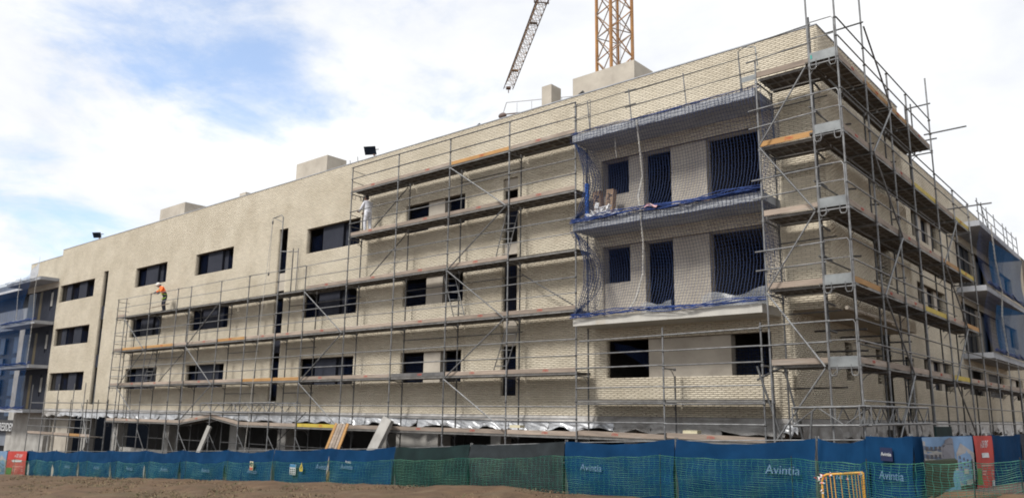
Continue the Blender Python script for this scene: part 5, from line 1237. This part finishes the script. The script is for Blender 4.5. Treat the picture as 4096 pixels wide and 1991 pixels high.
# man in white: faces -x, hands on the end rail
J1 = {'pelvis': ((.02, 0, .93), (.155, .125)), 'waist': ((.03, 0, 1.08), (.15, .12)), 'chest': ((.0, 0, 1.32), (.17, .13)), 'neck': ((-.05, 0, 1.50), .062), 'headb': ((-.085, 0, 1.56), .055),
      'shL': ((-.02, -.18, 1.42), .075), 'shR': ((-.02, .18, 1.42), .075), 'elL': ((-.14, -.25, 1.15), .058), 'wrL': ((-.38, -.17, 1.05), .042), 'elR': ((-.16, .24, 1.16), .058), 'wrR': ((-.42, .13, 1.06), .042),
      'hipL': ((.02, -.095, .88), .10), 'hipR': ((.02, .095, .88), .10), 'knL': ((-.03, -.11, .49), .078), 'anL': ((.03, -.11, .09), .06), 'toL': ((-.12, -.115, .04), .045), 'knR': ((.03, .11, .49), .078), 'anR': ((.12, .11, .09), .06), 'toR': ((-.03, .115, .04), .045)}
Z1 = {e: 0 for e in EDG}; Z1[('neck', 'headb')] = 1; Z1[('anL', 'toL')] = 2; Z1[('anR', 'toR')] = 2
def ex1(T):
    b = MB(); head(b, (-.125, 0, 1.645), (-.93, -.12, -.35), 0); hand(b, (-.37, -.17, 1.05), (-1, .15, -.1), -1); hand(b, (-.41, .13, 1.06), (-1, -.1, -.1), 1); local_build(b, 'head_and_hands', [SKIND, BLACK], T)
    h = MB(); rot = Matrix.Rotation(.35, 3, 'Y'); h.ell((-.105, 0, 1.685), (.098, .088, .098), 0, 12, 8); h.ell((-.07, 0, 1.64), (.075, .083, .085), 0, 12, 8); local_build(h, 'hair', HAIR, T)
    d = MB(); d.ell((-.2, 0, 1.575), (.03, .045, .04), 0, 8, 6); local_build(d, 'beard', HAIR, T)
    d = MB(); d.tube([(.02+.165*math.cos(a), .15*math.sin(a), 1.0+.01*math.sin(3*a)) for a in np.linspace(0, 6.28, 20)], .016, 5); d.tube([(-.03+.1*math.cos(a), .11*math.sin(a), 1.475) for a in np.linspace(0, 6.28, 16)], .02, 5); local_build(d, 'overall_hems', COVER, T)
person('person', 'man in white overalls standing on the scaffold gripping the end rail', J1, EDG, Z1, [COVER, SKIND, BLACK], (-26.28, 21.2, 7.41), ex1)
# man in orange: leans over the outer rail
J2 = {'pelvis': ((.10, .05, .90), (.15, .125)), 'waist': ((.06, 0, 1.06), (.15, .125)), 'chest': ((-.08, -.08, 1.28), (.175, .14)), 'neck': ((-.19, -.15, 1.43), .06), 'headb': ((-.24, -.19, 1.47), .055),
      'shL': ((.09, -.13, 1.37), .08), 'shR': ((-.27, -.04, 1.34), .08), 'elL': ((.16, -.28, 1.12), .06), 'wrL': ((.02, -.38, .98), .042), 'elR': ((-.46, -.18, 1.16), .06), 'wrR': ((-.58, -.33, 1.06), .042),
      'hipL': ((.19, .04, .86), .10), 'hipR': ((.0, .07, .86), .10), 'knL': ((.19, -.03, .48), .08), 'anL': ((.17, .08, .10), .062), 'toL': ((.13, -.08, .045), .048), 'knR': ((-.02, .0, .48), .08), 'anR': ((-.04, .1, .10), .062), 'toR': ((-.1, -.05, .045), .048)}
Z2 = {e: 1 for e in EDG}
for e in (('waist', 'chest'), ('chest', 'neck'), ('chest', 'shL'), ('chest', 'shR'), ('shL', 'elL'), ('shR', 'elR')): Z2[e] = 0
Z2[('neck', 'headb')] = 1; Z2[('anL', 'toL')] = 2; Z2[('anR', 'toR')] = 2
def ex2(T):
    f = Vector((-.55, -.6, -.58)).normalized(); c = Vector((-.275, -.225, 1.54))
    b = MB(); head(b, c, f, 0); hand(b, (-.57, -.32, 1.065), (-.5, -.8, .0), 1); hand(b, (.02, -.37, .98), (-.5, -.8, -.2), -1); local_build(b, 'head_and_hands', [SKIN, BLACK], T)
    s2 = f.cross(Vector((0, 0, 1))).normalized(); u = s2.cross(f); rot = Matrix((s2, f, u)).transposed()
    h = MB(); h.ell(c+u*.035-f*.005, (.108, .132, .115), 0, 14, 8, rot); h.ell(c+u*.03+f*.07, (.095, .09, .02), 0, 12, 5, rot); local_build(h, 'helmet', HELM, T)
    g_ = MB(); g_.tube([(.03, -.145, 1.41), (-.03, -.2, 1.25), (.05, -.14, 1.06)], .017, 5); g_.tube([(-.21, -.15, 1.39), (-.2, -.2, 1.22), (-.06, -.13, 1.06)], .017, 5); g_.tube([(.06+.165*math.cos(a), .15*math.sin(a)-.0, 1.0) for a in np.linspace(0, 6.28, 18)], .018, 5)
    g_.tube([(.2, -.09, .80), (.08, -.12, .74), (.0, -.06, .72)], .018, 5); g_.tube([(.29, -.0, .83), (.2, -.1, .74), (.1, -.1, .70)], .018, 5); local_build(g_, 'safety_harness', LIME, T)
    d = MB(); d.ell(c-u*.06-f*.07, (.075, .06, .07), 0, 10, 6, rot); d.tube([c-u*.1+s2*.06, c-u*.12+f*.02, c-u*.1-s2*.06], .035, 6); local_build(d, 'neck_warmer', NAVY, T)
person('person', 'worker in orange hi-vis top and white helmet leaning over the scaffold rail', J2, EDG, Z2, [HIVIS, NAVY, BLACK], (-43.95, 21.2, 5.38), ex2)

# ------------------------------------------------------------------ neighbouring buildings
NB = thing('left_neighbour_building', 'dark flat-roofed neighbouring building with ribbed metal cladding at the far left edge', 'building', (-90, 30, -5))
def nbx(name, x0, x1, y0, y1, z0, z1, m_): q = MB(); q.box(x0, x1, y0, y1, z0, z1); return q.build(name, m_, NB)
k_ = 26/21.85
nbx('wall', -110, -74, 26.5, 40, -6, 10.2, GLASSD); nbx('roof', -110, -71, 24.6, 40, 10.25, 10.75, METALR); nbx('roof_edge', -110, -71, 24.5, 24.59, 10.05, 10.25, POLY)
nbx('metal_cladding', -110, -73, 25.6, 26.4, 6.9, 8.7, METALR); nbx('render_wall', -79.5, -77.6, 25.7, 26.4, -6, 6.85, CONC); nbx('metal_band', -110, -74, 25.8, 26.4, -3.2, -2.0, METALR)
for z in (4.9, 3.0, 1.1, -.7):
    for x in (-82.5, -75.9, -86): nbx('window', x, x+1.2, 26.3, 26.45, z, z+1.5, GLASSB)
nbx('sign_band', -110, -76, 25.4, 25.9, -1.95, -1.0, BLACK)
place('lettering', text_mesh('RESIDENCIAL', WHITE, .95, 0, .01), Matrix.Translation((-77.6, 25.38, -1.62)) @ FACE_S.to_4x4(), NB)
an = thing('roof_antenna', 'thin television antenna on the roof of the neighbouring building at left', 'antenna', (-76, 27, 10.7))
for p, q_ in (((-76, 27, 10.7), (-76, 27, 12.6)), ((-77.4, 27, 12.3), (-74.6, 27, 12.3)), ((-77.4, 27, 12.3), (-77.5, 27, 12.9)), ((-74.6, 27, 12.3), (-74.4, 27, 12.7)), ((-78, 27, 11.0), (-76, 27, 11.0)), ((-74.9, 27, 12.75), (-73.7, 27, 12.7))): tube('rod', p, q_, .05, STEELD, an)
RB = thing('far_right_building', 'brick and brown neighbouring block beyond the side balconies at the right edge', 'building', (-2, 82, -2))
q = MB(); q.box(-8, 14, 80, 95, -3, 13.5); q.build('wall', BEIGE, RB); q = MB(); q.box(-8.3, 14.3, 79.6, 95, 13.5, 14.3); q.build('roof', CARD, RB)
for z in (1.2, 4.3, 7.4, 10.5):
    for x in (-6.5, -3, .5, 4): q = MB(); q.box(x, x+1.6, 79.9, 79.98, z, z+1.5); q.build('window', GLASSD, RB)
